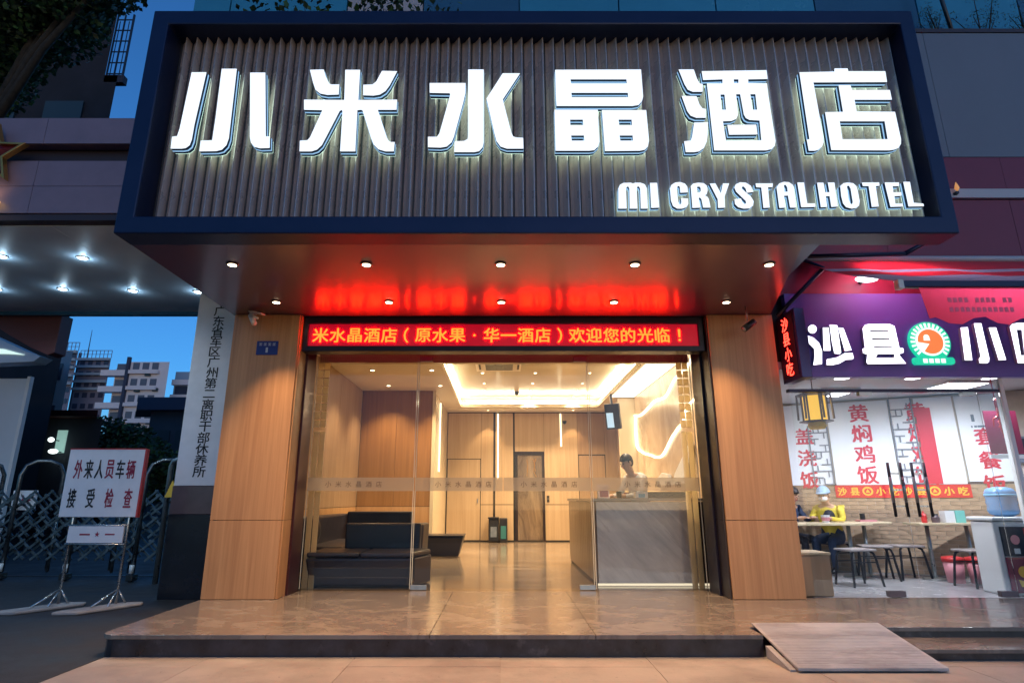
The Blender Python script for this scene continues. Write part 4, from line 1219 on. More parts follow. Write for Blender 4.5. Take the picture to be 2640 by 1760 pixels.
# dome cameras
for i, (x, y, z) in enumerate(((0.35, 14.9, 3.757), (1.74, BY - 0.05, 3.24))):
    t = thing('dome_camera', (x, y, z), ['black dome camera hanging from the ceiling tray', 'small black camera on the back wall beside the short LED line'][i], 'camera', 'lobby cameras')
    MB().ball((x, y, z - 0.03), 0.055, 0.055, 0.06, 12, 8, -1, 0.2).build('dome', 'black', t, smooth=True)
    MB().lathe([(0.06, -0.02), (0.06, 0.0)], (x, y, z), 12).build('mount', 'black', t)

# ================================================================ SNACK SHOP
SY = 7.35
fl_ = room('shop_floor', (6, 9, 0))
for i in range(5):
    for j in range(4):
        x0, y0 = 3.62 + i * 1.0, 7.37 + j * 1.0
        MB().box(x0 + 0.002, y0 + 0.002, -0.04, x0 + 0.998, y0 + 0.998, 0.0).build('tile', 'shop_floor', fl_)
o = struct(MB().box(3.5, 7.36, 2.70, 9.0, 11.2, 2.8).build('shop_ceiling', 'shop_ceiling'))
struct(MB().box(3.47, 7.9, 0.0, 3.60, 11.2, 2.69).build('shop_side_wall', 'white_paint'))

# slanting back wall: brick below, printed panels above
W0 = Vector((3.6, 10.8, 0))
WD = Vector((4.6, -2.2, 0)).normalized()
WN = Vector((WD.y, -WD.x, 0))          # towards the street
def WP(s, z, d=0.0):
    p = W0 + WD * s + WN * d
    return (p.x, p.y, z)
def wbox(mb, s0, s1, z0, z1, d0, d1):
    c = [WP(s0, z0, d1), WP(s1, z0, d1), WP(s1, z0, d0), WP(s0, z0, d0), WP(s0, z1, d1), WP(s1, z1, d1), WP(s1, z1, d0), WP(s0, z1, d0)]
    return mb.add(c, [(0, 3, 2, 1), (4, 5, 6, 7), (0, 1, 5, 4), (1, 2, 6, 5), (2, 3, 7, 6), (3, 0, 4, 7)])
def wplane(s, z, d):
    return plane_at(WP(s, z, d), WD, (0, 0, 1))
bw = room('shop_back_wall', (5.5, 9.9, 0))
wbox(MB(), 0.0, 5.4, 0.0, 2.69, -0.12, 0.0).build('mortar_bed', 'mortar', bw)
rr = random.Random(11)
nb = 0
rest = MB()
brick_mesh = None
bl, bh = 0.235, 0.0565
rows = 21
for r in range(rows):
    z = 0.012 + r * 0.0625
    s = 0.02 if r % 2 else -0.10
    k = 0
    while s < 5.2:
        a, b_ = max(s, 0.01), min(s + bl, 5.3)
        if b_ - a > 0.05:
            if 0.8 < s < 4.6 and nb < 300 and b_ - a > 0.2:
                d = rr.uniform(0.010, 0.017)
                if brick_mesh is None:
                    brick_mesh = wbox(MB(), a, b_, z, z + bh, 0.001, 0.012).build('brick', 'brick', bw)
                    base_s, base_z = a, z
                    d0 = 0.012
                else:
                    off = WD * (a - base_s) + WN * (d - 0.012) + Vector((0, 0, z - base_z))
                    dup_part(brick_mesh, bw, off)
                nb += 1
            else:
                wbox(rest, a, b_, z, z + bh, 0.001, rr.uniform(0.010, 0.016))
        s += bl + 0.008
        k += 1
rest.build('brickwork', 'brick', bw)['kind'] = 'stuff'

def wall_poster(name, s0, s1, z0, z1, label, mat='poster', chars='', cs=0.0, z_top=0.0, pitch=0.0, size=0.2, ink='poster_red', d=0.018, bold=0.017):
    t = thing(name, WP((s0 + s1) / 2, z0, d), label, 'poster')
    wbox(MB(), s0, s1, z0, z1, d, d + 0.010).build('board', mat, t)
    for k, ch in enumerate(chars):
        b = MB()
        write(b, ch, wplane(cs, 0, d + 0.0125), 0, z_top - k * pitch, size, 0.0, 0.0, heavy=0.008)
        b.build('character', ink, t)
    return t
wall_poster('menu_board', 0.35, 2.02, 1.325, 2.66, 'white lit menu board with red characters behind the yellow lantern', 'poster', '盖浇饭', 1.68, 2.13, 0.36, 0.29)
wall_poster('menu_board', 2.06, 2.94, 1.325, 2.66, 'white menu board with four red characters between two grey lattice strips', 'poster', '黄焖鸡饭', 2.52, 2.47, 0.33, 0.30)
p4 = wall_poster('menu_board', 3.30, 3.80, 1.325, 2.66, 'white menu board with a red stripe beside the wide lattice strip', 'poster')
wbox(MB(), 3.30, 3.50, 1.33, 2.50, 0.0285, 0.032).build('red_stripe', 'poster_red', p4)
for k, ch in enumerate('黄焖鸡饭'):
    b = MB()
    write(b, ch, wplane(3.30, 0, 0.0335), 0.0, 2.45 - k * 0.33, 0.30, 0.0, 0.0, heavy=0.008)
    b.build('character', 'poster_red', p4)
p5 = wall_poster('menu_board', 3.83, 4.42, 1.36, 2.66, 'white menu board with three red characters above the blue water jug', 'poster', '套餐饭', 4.13, 2.02, 0.35, 0.28)
b = MB()
for k in range(4):
    wbox(b, 3.98 + k * 0.04, 4.0 + k * 0.055, 2.16, 2.19, 0.0285, 0.030)
wbox(b, 4.00, 4.04, 2.25, 2.36, 0.0285, 0.030)
b.build('grey_print', 'shop_grey', p5)

def lattice(s0, s1, z0, z1, label, seed):
    t = thing('lattice_strip', WP((s0 + s1) / 2, z0, 0.03), label, 'lattice')
    b = MB()
    w, d0, d1 = 0.018, 0.031, 0.048
    for s in (s0, s1 - w):
        wbox(b, s, s + w, z0, z1, d0, d1)
    b.build('frame_bar', 'lattice', t)
    if s1 - s0 > 0.31:
        wbox(MB(), s0, s1, z0, z1, 0.0185, 0.026).build('backing', 'poster', t)
    b = MB()
    q = random.Random(seed)
    step = 0.105
    cols_ = max(2, int((s1 - s0) / 0.11))
    cw = (s1 - s0) / cols_
    rows_ = int((z1 - z0) / step)
    for r in range(rows_):
        for c in range(cols_):
            a = s0 + c * cw
            zz = z0 + r * step
            if (r + 2 * c) % 3 != 0:
                wbox(b, a, a + cw, zz, zz + w, d0, d1 - 0.003)
            if (r + c) % 2 == 0:
                wbox(b, a + cw / 2, a + cw / 2 + w, zz + w, zz + step, d0, d1 - 0.003)
            elif q.random() < 0.6:
                wbox(b, a + 0.001, a + w, zz + w, zz + step, d0, d1 - 0.003)
    b.build('lattice_bars', 'lattice', t)
lattice(1.74, 2.04, 1.33, 2.30, 'narrow grey lattice strip below the lantern', 1)
lattice(2.95, 3.27, 1.33, 2.67, 'wide grey lattice strip between two white menu boards', 2)

bn2 = thing('banner', WP(2.9, 1.13, 0.03), 'long red banner with gold characters along the brick wall', 'banner')
wbox(MB(), 2.03, 3.83, 1.125, 1.32, 0.022, 0.028).build('cloth', 'banner', bn2)
for k, ch in enumerate('沙县O小吃沙县O小吃'):
    b = MB()
    s = 2.03 + (k + 0.55) * 0.178
    if ch == 'O':
        b.prism([[(0.075 * math.cos(i * PI / 9), 0.07 * math.sin(i * PI / 9)) for i in range(18)], [(0.05 * math.cos(i * PI / 9), 0.045 * math.sin(i * PI / 9)) for i in range(18)]], 0.030, 0.031,
                lambda x, z, d, s=s: WP(s + x, 1.225 + z, d))
        b.prism([[(0.03, -0.02), (0.0, 0.035), (-0.03, -0.02)]], 0.030, 0.031, lambda x, z, d, s=s: WP(s + x, 1.225 + z, d))
        b.build('emblem', 'banner_gold', bn2)
    else:
        write(b, ch, wplane(s, 1.222, 0.0305), 0, 0, 0.135, 0.0, 0.0, heavy=0.005)
        b.build('character', 'banner_gold', bn2)
tag(wbox(MB(), 0.5, 5.3, 1.322, 1.352, 0.013, 0.0175).build('dado_rail', 'plum_stone'), 'thin plum coloured rail between the bricks and the menu boards', 'rail')

# shop front: sign board, glass, rail
sb = thing('shop_sign', (6.2, 7.3, 2.58), 'purple snack shop sign board with white lit characters and a round emblem', 'shop sign')
MB().box(3.66, 7.255, 2.585, 9.0, 7.355, 3.69).build('board', 'shop_board', sb, bevel=0.004)
for ch, shapes in SHOP_GLYPHS.items():
    channel_letter('character', shapes, 7.20, 7.25, 'shop_side', 'shop_letter', None, sb)
def disc(cx, cz, r, n=36, rz=None):
    return [(cx + r * math.cos(2 * PI * i / n), cz + (rz or r) * math.sin(2 * PI * i / n)) for i in range(n)]
lx, lz = 5.418, 3.03
MB().xz([disc(lx, lz, 0.262)], 7.215, 7.25).build('emblem_ring', 'logo_green', sb)
b = MB()
for k in range(26):
    a = 2 * PI * k / 26
    if math.sin(a) < -0.72:
        continue
    b.xz([[(lx + r_ * math.cos(a + da), lz + r_ * math.sin(a + da)) for r_, da in ((0.192, -0.07), (0.245, -0.06), (0.245, 0.06), (0.192, 0.07))]], 7.211, 7.214)
b.build('emblem_mark', 'logo_white', sb)
MB().xz([disc(lx, lz, 0.185)], 7.207, 7.214).build('emblem_disc', 'logo_white', sb)
a0 = R(182); a1 = R(232)
fan = [(lx - 0.02, lz - 0.03)] + [(lx + 0.160 * math.cos(a1 + (2 * PI - (a1 - a0)) * i / 30), lz + 0.160 * math.sin(a1 + (2 * PI - (a1 - a0)) * i / 30)) for i in range(31)]
MB().xz([fan], 7.203, 7.206).build('emblem_figure', 'logo_orange', sb)
MB().xz([disc(lx - 0.045, lz + 0.055, 0.036, 14)], 7.199, 7.202).xz([[(lx - 0.085, lz + 0.012), (lx - 0.005, lz + 0.012), (lx - 0.01, lz + 0.05), (lx - 0.08, lz + 0.05)]], 7.1985, 7.2015).build('emblem_figure', 'logo_white', sb)
MB().xz([[(5.185, 2.735), (5.66, 2.735), (5.68, 2.76), (5.68, 2.80), (5.66, 2.825), (5.185, 2.825), (5.165, 2.80), (5.165, 2.76)]], 7.205, 7.25).build('emblem_ribbon', 'logo_green', sb)
b = MB()
for k in range(4):
    b.xz([[(5.28 + k * 0.075, 2.752), (5.335 + k * 0.075, 2.752), (5.335 + k * 0.075, 2.808), (5.28 + k * 0.075, 2.808)]], 7.201, 7.204)
b.build('emblem_mark', 'logo_white', sb)

rl = tag(MB().box(3.60, 7.33, 2.405, 6.265, 7.40, 2.445).build('door_rail', 'arm', bevel=0.004), 'dark horizontal rail above the snack shop glass doors', 'rail')
shop_panes = []
for x0, x1, lab in ((3.62, 4.86, 'fixed shop glass panel beside the tan box'), (4.87, 5.98, 'shop glass door leaf in front of the round stools')):
    shop_panes.append(pane(x0, x1, SY, 0.02, 2.40, 'shop_glass', lab, False, False, frost=False, cat='glass panel'))
pane(6.0, 6.265, SY, 0.02, 2.40, 'shop_glass', 'narrow shop glass panel beside the white metal post', False, False, frost=False)
pane(3.62, 6.265, SY, 2.448, 2.58, 'transom_glass', 'low glass transom under the purple sign board', False, False, frost=False)
tag(MB().box(6.27, 7.32, 0.0, 6.32, 7.42, 2.58).build('door_post', 'white_paint', bevel=0.004), 'pale metal post at the open side of the snack shop', 'post')
for t, x in ((shop_panes[0], 4.56), (shop_panes[1], 5.86)):
    MB().box(x - 0.1, SY - 0.03, 0.01, x + 0.1, SY + 0.03, 0.075).build('patch_fitting', 'plum_stone', t, bevel=0.004)
    MB().box(x - 0.08, SY - 0.03, 2.36, x + 0.08, SY + 0.03, 2.404).build('patch_fitting', 'dull_steel', t)
for i, (x, lab) in enumerate(((4.735, 'first dark pull handle pair on the shop glass, nearer the lantern'), (5.02, 'second dark pull handle pair on the shop glass, nearer the water jug'))):
    t = MB().bar((x - 0.075, 7.285, 1.21), (x + 0.075, 7.285, 1.21), 0.012, 0.02).build('handle', 'steel', shop_panes[i])
    for dx in (-0.075, 0.075):
        MB().tube([(x + dx, 7.275, 0.90), (x + dx, 7.275, 1.53)], 0.017, 10).build('grip', 'dark_steel', t, smooth=True)
        MB().tube([(x + dx, 7.275, 1.06), (x + dx, 7.275, 1.36)], 0.0185, 10).build('sleeve', 'dull_steel', t, smooth=True)
    for z in (1.02, 1.40):
        MB().bar((x - 0.075, 7.285, z), (x + 0.075, 7.285, z), 0.012, 0.02).build('bracket', 'steel', t)
        MB().tube([(x, 7.285, z), (x, 7.342, z)], 0.01, 6).build('standoff', 'steel', t)

# upper facade of the shop building
sf = thing('shop_facade', (6.3, 7.5, 3.7), 'upper shop facade with a maroon band below big grey panels', 'building')
MB().box(3.46, 7.40, 2.82, 12, 8.02, 7.70).build('wall', 'fascia_dark', sf)
for x0, x1 in ((3.46, 5.2), (5.2, 7.0), (7.0, 9.0), (9.0, 12.0)):
    MB().box(x0 + 0.003, 7.36, 3.70, x1 - 0.003, 7.398, 5.095).build('panel', 'shop_maroon', sf)
    MB().box(x0 + 0.002, 7.35, 5.255, x1 - 0.002, 7.398, 5.755).build('panel', 'shop_maroon', sf)
for x0, x1 in ((3.46, 6.3), (6.3, 9.1), (9.1, 12.0)):
    MB().box(x0 + 0.003, 7.345, 5.762, x1 - 0.003, 7.398, 7.86).build('panel', 'shop_grey', sf)
MB().box(3.46, 7.325, 5.115, 12, 7.398, 5.25).build('ledge', 'shop_white', sf)
MB().box(3.46, 7.33, 7.865, 12, 8.02, 7.93).build('coping', 'fascia_dark', sf)

# ceiling lights of the shop
for i, x in enumerate((4.59, 5.55, 6.59)):
    t = thing('shop_downlight', (x, 7.82, 2.70), ['bright shop downlight above the yellow lantern', 'bright shop downlight above the shop glass door', 'bright shop downlight above the white drinks cabinet'][i], 'downlight', 'downlights in the shop ceiling')
    MB().lathe([(0.13, 0.0), (0.13, -0.012), (0.10, -0.02)], (x, 7.82, 2.699), 20).build('trim_ring', 'ring_white', t, smooth=True)
    MB().lathe([(0.098, -0.021), (0.06, -0.024), (0.004, -0.025)], (x, 7.82, 2.699), 20).build('lamp_lens', 'shop_lamp', t, smooth=True)
    spot('lamp_light', (x, 7.82, 2.64), (x, 8.25, 0.8), 150, (0.80, 0.86, 1.0), 150, 0.7, 0.06, t)
for i, (x, y) in enumerate(((5.0, 8.9), (6.5, 8.35))):
    t = thing('shop_ceiling_light', (x, y, 2.70), ['flat square ceiling light deep in the snack shop near the menu boards', 'flat square ceiling light in the snack shop near the drinks cabinet'][i], 'ceiling light', 'ceiling lights of the shop')
    MB().box(x - 0.3, y - 0.3, 2.665, x + 0.3, y + 0.3, 2.697).build('frame', 'white_plastic', t)
    MB().box(x - 0.27, y - 0.27, 2.658, x + 0.27, y + 0.27, 2.664).build('diffuser', 'shop_lamp', t)

# lantern
ln = thing('lantern', (4.15, 7.8, 2.0), 'yellow six sided palace lantern hanging inside the shop glass', 'lantern')
lc_ = (4.15, 7.80)
hexp = lambda r, off=0.0: [(lc_[0] + r * math.cos(PI / 3 * k + off), lc_[1] + r * math.sin(PI / 3 * k + off)) for k in range(6)]
MB().xy([hexp(0.135, PI / 6)], 2.10, 2.43).build('shade', 'lantern_face', ln)
for k in range(6):
    a, b2 = hexp(0.15, PI / 6)[k], hexp(0.21, PI / 6)[k]
    MB().bar((a[0], a[1], 2.10), (a[0], a[1], 2.45), 0.018, 0.018).build('post', 'lantern_frame', ln)
    MB().bar((b2[0], b2[1], 2.12), (b2[0] * 0.96 + lc_[0] * 0.04, b2[1] * 0.96 + lc_[1] * 0.04, 2.44), 0.014, 0.03).build('wing', 'lantern_frame', ln)
MB().xy([hexp(0.215, PI / 6)], 2.435, 2.46).build('top_plate', 'lantern_frame', ln)
MB().xy([hexp(0.205, PI / 6)], 2.085, 2.10).build('bottom_plate', 'lantern_frame', ln)
MB().lathe([(0.10, 0.0), (0.115, -0.05), (0.09, -0.085)], (lc_[0], lc_[1], 2.083), 18).build('fringe', 'fringe', ln)
MB().tube([(lc_[0], lc_[1], 2.46), (lc_[0], lc_[1], 2.695)], 0.006, 6).build('cord', 'black', ln)
MB().lathe([(0.07, 0), (0.05, 0.03)], (lc_[0], lc_[1], 2.665), 12).build('canopy_cap', 'black', ln)

# tables
def shop_table(x0, x1, y0, y1, z, label, legs):
    t = thing('table', ((x0 + x1) / 2, (y0 + y1) / 2, 0), label, 'table', 'tables in the snack shop')
    MB().box(x0, y0, z - 0.035, x1, y1, z).build('tabletop', 'table', t, bevel=0.008)
    for x, y in legs:
        b = MB().tube([(x, y, 0.02), (x, y, z - 0.037)], 0.028, 10)
        b.lathe([(0.16, 0.0), (0.15, 0.015), (0.04, 0.03)], (x, y, 0.001), 16)
        b.build('leg', 'dull_steel', t, smooth=True)
    return t
shop_table(3.75, 5.38, 8.95, 9.5, 0.765, 'long pale table in front of the person in yellow', ((4.1, 9.2), (5.15, 9.2)))
shop_table(5.1, 5.82, 9.2, 9.62, 0.775, 'short pale table against the brick wall below the first handle pair', ((5.5, 9.4),))
shop_table(5.92, 6.92, 8.75, 9.12, 0.775, 'pale table against the brick wall carrying the green box', ((6.15, 8.95), (6.7, 8.92)))

# stools
def stool(x, y, label, rz=0.0, first=[None]):
    if first[0] is None:
        t = thing('stool', (0, 0, 0), label, 'stool', 'black legged stools in the snack shop')
        MB().box(-0.20, -0.16, 0.435, 0.20, 0.16, 0.465).build('seat', 'stool_seat', t, bevel=0.012)
        for sx in (-1, 1):
            for sy in (-1, 1):
                MB().tube([(sx * 0.13, sy * 0.11, 0.433), (sx * 0.165, sy * 0.125, 0.41), (sx * 0.18, sy * 0.135, 0.36), (sx * 0.225, sy * 0.165, 0.0)], 0.016, 8).build('leg', 'stool_leg', t, smooth=True)
        MB().bar((-0.185, -0.137, 0.30), (0.185, -0.137, 0.30), 0.014, 0.014).bar((-0.185, 0.137, 0.30), (0.185, 0.137, 0.30), 0.014, 0.014).build('stretcher', 'stool_leg', t)
        t.location = (x, y, 0)
        t.rotation_euler = (0, 0, rz)
        first[0] = t
        return t
    return copy_thing(first[0], (x, y, 0), label, rz)
stool(4.72, 8.35, 'stool nearest the tan box, in front of the long pale table', 0.2)
stool(5.35, 8.95, 'stool half behind the steel table leg, below the short table', -0.3)
stool(5.82, 9.02, 'stool standing alone in front of the brick wall below the handles', 0.1)
stool(6.22, 8.22, 'stool in front of the red lidded pink buckets', 0.15)
stool(4.35, 9.75, 'stool partly hidden under the long table near the person in yellow', 0.5)

# buckets
for i, (x, y) in enumerate(((6.2, 8.62), (6.47, 8.55))):
    t = thing('bucket', (x, y, 0), ['pink bucket with red lid behind the stool, nearer the table leg', 'pink bucket with red lid behind the stool, nearer the white cabinet'][i], 'bucket', 'pink buckets on the shop floor')
    MB().lathe([(0.10, 0.002), (0.125, 0.27)], (x, y, 0), 16).build('body', 'pink', t, smooth=True)
    MB().lathe([(0.132, 0.272), (0.132, 0.33), (0.06, 0.345)], (x, y, 0), 16).build('lid', 'red_plastic', t, smooth=True)

# tan box by the pillar
tb = thing('wooden_box', (4.05, 7.62, 0), 'plain tan wooden box standing at the foot of the shop pillar', 'box')
MB().box(3.53, 7.42, 0.005, 3.88, 7.80, 0.46).build('body', 'box_tan', tb, bevel=0.004)
MB().box(3.52, 7.40, 0.462, 3.89, 7.82, 0.49).build('lid', 'table', tb, bevel=0.004)

# things on the tables
small('napkin_box', 'small dark condiment caddy with a pink tray on the short table', 'caddy', [
    ('tray', MB().box(5.40, 9.30, 0.776, 5.66, 9.42, 0.80), 'pink'), ('jar', MB().lathe([(0.035, 0), (0.035, 0.09)], (5.48, 9.36, 0.801), 10), 'black')], (5.5, 9.36, 0.776))
small('sauce_bottle', 'small red sauce bottle on the table that carries the green box', 'bottle', [
    ('body', MB().lathe([(0.035, 0), (0.038, 0.10), (0.02, 0.13)], (6.1, 8.9, 0.776), 12), 'red_plastic'), ('cap', MB().lathe([(0.016, 0), (0.012, 0.03)], (6.1, 8.9, 0.907), 8), 'red_plastic')], (6.1, 8.9, 0.776))
small('tissue_carton', 'white and green tissue carton standing on the wall table', 'carton', [
    ('carton', MB().box(6.38, 8.85, 0.776, 6.52, 8.97, 0.94), 'white_plastic'), ('green_side', MB().box(6.525, 8.84, 0.776, 6.66, 8.96, 0.945), 'teal_box')], (6.5, 8.9, 0.776))
small('dark_jar', 'small dark jar next to the white and green carton', 'jar', [
    ('body', MB().lathe([(0.05, 0), (0.055, 0.07), (0.04, 0.10)], (6.28, 8.92, 0.776), 12), 'plum_stone'), ('lid', MB().lathe([(0.042, 0), (0.04, 0.02)], (6.28, 8.92, 0.877), 12), 'black')], (6.28, 8.92, 0.776))
small('takeaway_cup', 'white and pink paper cup on the long table before the person in yellow', 'cup', [
    ('cup', MB().lathe([(0.045, 0), (0.06, 0.11)], (4.75, 9.05, 0.766), 12), 'white_plastic'), ('sleeve', MB().lathe([(0.053, 0.03), (0.059, 0.08)], (4.75, 9.05, 0.766), 12), 'pink')], (4.75, 9.05, 0.766))

# white drinks cabinet with dark posters, water jug on top
cb = thing('drinks_cabinet', (6.35, 7.75, 0), 'white drinks cabinet with a navy poster over a maroon poster', 'cabinet')
MB().box(5.96, 7.50, 0.0, 7.0, 7.86, 0.84).build('carcass', 'white_plastic', cb, bevel=0.02)
MB().box(5.94, 7.47, 0.845, 7.02, 7.89, 0.89).build('top', 'white_plastic', cb, bevel=0.015)
f1 = MB().box(6.03, 7.483, 0.44, 7.0, 7.498, 0.78).build('poster', 'navy_print', cb)
MB().xz([disc(6.18, 0.63, 0.055, 20)], 7.477, 7.480).build('emblem', 'pink', f1)
MB().box(6.145, 7.477, 0.47, 6.215, 7.480, 0.53).build('print_block', 'white_plastic', f1)
MB().box(6.30, 7.477, 0.68, 6.42, 7.480, 0.76).build('print_block', 'red_plastic', f1)
f2 = MB().box(6.03, 7.478, 0.03, 7.0, 7.4955, 0.43).build('poster', 'maroon', cb)
MB().xz([disc(6.20, 0.265, 0.065, 20)], 7.472, 7.475).build('emblem', 'banner_gold', f2)
MB().xz([[(6.14, 0.10), (6.42, 0.10), (6.42, 0.16), (6.20, 0.16), (6.12, 0.18)]], 7.472, 7.475).build('emblem', 'banner_gold', f2)
MB().box(6.04, 7.472, 0.41, 7.0, 7.475, 0.425).build('print_block', 'lips', f2)
jg = thing('water_jug', (6.36, 7.78, 0.89), 'big translucent blue water jug upside down on the white cabinet', 'water jug')
MB().lathe([(0.09, 0.0), (0.15, 0.03), (0.165, 0.07), (0.16, 0.14), (0.168, 0.17), (0.16, 0.21), (0.168, 0.24), (0.165, 0.30), (0.14, 0.34), (0.05, 0.365)], (6.36, 7.78, 0.891), 22).build('bottle', 'jug', jg, smooth=True)
MB().lathe([(0.172, 0.25), (0.172, 0.275)], (6.36, 7.78, 0.891), 22).build('band', 'tissue_blue', jg, smooth=True)
# dark phone-like panel and maroon poster on the inner post
small('wall_phone', 'dark upright intercom panel on the shop wall beside the last menu board', 'intercom', [
    ('case', wbox(MB(), 4.46, 4.60, 1.62, 2.0, 0.018, 0.06), 'shop_grey'), ('screen', wbox(MB(), 4.475, 4.585, 1.72, 1.97, 0.061, 0.064), 'navy_print')], WP(4.53, 1.6, 0.03))
small('red_poster', 'maroon poster hanging behind the pale metal post of the snack shop', 'poster', [
    ('sheet', MB().box(6.46, 7.9, 1.68, 6.9, 7.91, 2.25), 'maroon'), ('white_rod', MB().box(6.44, 7.89, 1.62, 6.92, 7.93, 1.67), 'white_plastic')], (6.6, 7.9, 1.6))
ch = thing('chilli_string', (6.42, 7.62, 2.0), 'hanging string of red chillies beside the pale metal post', 'decoration')
MB().tube([(6.42, 7.62, 1.95), (6.42, 7.62, 2.69)], 0.006, 5).build('cord', 'red_plastic', ch)
q = random.Random(5)
for k in range(12):
    a = q.uniform(0, 2 * PI)
    z = 2.36 - k * 0.032
    MB().tube([(6.42, 7.62, z), (6.42 + 0.06 * math.cos(a), 7.62 + 0.06 * math.sin(a), z - 0.03), (6.42 + 0.075 * math.cos(a), 7.62 + 0.075 * math.sin(a), z - 0.14)], 0.02, 6, 0.004).build('chilli', 'red_plastic', ch, smooth=True)

# blade sign
bs = thing('blade_sign', (3.56, 7.15, 2.5), 'narrow upright blue sign box with red neon characters on the pillar edge', 'blade sign')
MB().box(3.565, 6.88, 2.505, 3.69, 7.36, 3.372).build('case', 'blade_blue', bs, bevel=0.006)
MB().box(3.557, 6.93, 2.55, 3.5645, 7.33, 3.33).build('face', 'blade_face', bs)
BM = plane_at((3.556, 7.13, 0), (0, -1, 0), (0, 0, 1))
for k, c_ in enumerate('沙县小吃'):
    b = MB()
    write(b, c_, BM, 0, 3.225 - k * 0.19, 0.185, 0.0, 0.0, heavy=0.003)
    b.build('character', 'neon_red', bs)
MB().bar((3.62, 7.1, 3.372), (3.62, 7.1, 3.39), 0.03, 0.03).build('hanger', 'dark_steel', bs)

# awning with folding arms
aw = thing('awning', (5.8, 6.5, 3.2), 'red folding-arm awning with a pale hem and a hanging wavy valance over the shop', 'awning')
yb, zb, yf, zf = 7.30, 4.16, 5.62, 3.245
def afab(f0, f1, x0, x1, m, nm):
    b = MB()
    n = 14
    L = []
    for i in range(n + 1):
        x = x0 + (x1 - x0) * i / n
        sag = 0.014 * math.sin(i * 2.1)
        for f in (f0, f1):
            L.append((x, yb + (yf - yb) * f, zb + (zf - zb) * f - 0.05 * math.sin(PI * f) + sag * math.sin(PI * f)))
    b.add(L, [(2 * i, 2 * i + 1, 2 * i + 3, 2 * i + 2) for i in range(n)])
    o = b.build(nm, m, aw)
    md = o.modifiers.new('thick', 'SOLIDIFY')
    md.thickness = 0.004
    return o
afab(0.0, 0.30, 3.97, 9.0, 'awning_red', 'fabric')
afab(0.30, 0.40, 3.972, 9.0, 'awning_white', 'fabric_stripe')
afab(0.40, 0.58, 3.974, 9.0, 'awning_red', 'fabric')
afab(0.58, 1.0, 3.98, 9.0, 'awning_white', 'fabric_hem')
MB().tube([(3.98, 7.30, 4.19), (9.0, 7.30, 4.19)], 0.045, 12).build('roller', 'shop_white', aw, smooth=True)
MB().box(4.03, 5.585, 3.165, 9.0, 5.645, 3.235).build('front_bar', 'arm', aw, bevel=0.008)
MB().box(3.985, 5.578, 3.150, 4.045, 5.652, 3.25).build('bar_cap', 'white_plastic', aw, bevel=0.008)
b = MB()
n = 40
L = []
for i in range(n + 1):
    x = 4.20 + (9.0 - 4.20) * i / n
    zz = 2.815 + 0.045 * math.cos((x - 4.28) * 2 * PI / 0.48)
    y = 5.60 + 0.012 * math.sin(x * 9)
    L += [(x + (0.05 if i == 0 else 0), y, zz), (x, 5.60, 3.168)]
b.add(L, [(2 * i, 2 * i + 2, 2 * i + 3, 2 * i + 1) for i in range(n)])
va = b.build('valance', 'awning_hang', aw)
va.modifiers.new('thick', 'SOLIDIFY').thickness = 0.003
b = MB()
for r_ in range(2):
    for k in range(12):
        x = 4.45 + k * 0.055
        if r_ == 0 and k % 5 == 4: continue
        b.box(x, 5.581, 3.0 - r_ * 0.10, x + 0.036, 5.583, 3.05 - r_ * 0.10)
b.build('faded_print', 'awning_print', aw)
for pts in (((3.50, 7.18, 3.36), (4.02, 6.9, 3.90)), ((3.46, 6.2, 3.76), (4.56, 6.2, 3.79)), ((4.56, 6.2, 3.79), (5.02, 6.25, 4.03)), ((4.02, 6.9, 3.90), (3.98, 7.30, 4.19))):
    MB().tube(pts, 0.026, 8).build('arm', 'arm', aw, smooth=True)
fl2 = thing('flood_lamp', (4.74, 7.2, 3.86), 'white oval lamp under the red awning above the purple sign board', 'lamp')
MB().ball((4.74, 7.20, 3.87), 0.15, 0.06, 0.04, 14, 6).build('lamp_body', 'shop_lamp', fl2, smooth=True)
MB().bar((4.74, 7.24, 3.87), (4.74, 7.355, 3.87), 0.03, 0.03).build('bracket', 'dark_steel', fl2)
spot('lamp_light', (4.74, 7.06, 3.80), (5.0, 6.5, 4.3), 430, (0.84, 0.72, 1.0), 170, 0.8, 0.06, fl2)
wlm = thing('wall_lamp', (6.24, 7.26, 5.2), 'small warm flame-like lamp on the facade at the corner of the big sign', 'lamp')
MB().lathe([(0.012, 0), (0.03, 0.035), (0.02, 0.08), (0.003, 0.13)], (6.24, 7.27, 5.19), 10).build('lamp_glass', emit('flame_lamp_lit', (1.0, 0.45, 0.15), 0.5), wlm, smooth=True)
MB().box(6.22, 7.27, 5.15, 6.26, 7.345, 5.185).build('bracket', 'dark_steel', wlm)

# cameras and number plate on the hotel front
cc = thing('security_camera', (-3.12, 7.15, 3.33), 'white security camera bent down from the top of the gate side pillar', 'security camera')
MB().lathe([(0.045, 0), (0.045, 0.03)], (-3.16, 7.10, 3.36), 12).build('mount', 'white_plastic', cc)
MB().tube([(-3.16, 7.10, 3.37), (-3.15, 7.05, 3.32), (-3.06, 7.02, 3.28)], 0.016, 8).build('arm', 'white_plastic', cc, smooth=True)
MB().tube([(-3.17, 7.06, 3.33), (-3.08, 6.98, 3.20)], 0.034, 10).build('housing', 'white_plastic', cc, smooth=True)
MB().bar((-3.17, 7.05, 3.37), (-2.99, 6.99, 3.325), 0.09, 0.012).build('sun_hood', 'white_plastic', cc)
bc = thing('security_camera', (3.0, 6.9, 3.2), 'dark bullet camera hanging under the soffit beside the shop pillar', 'security camera')
MB().tube([(2.99, 6.9, 3.388), (2.995, 6.9, 3.20)], 0.011, 6).build('stem', 'dull_steel', bc, smooth=True)
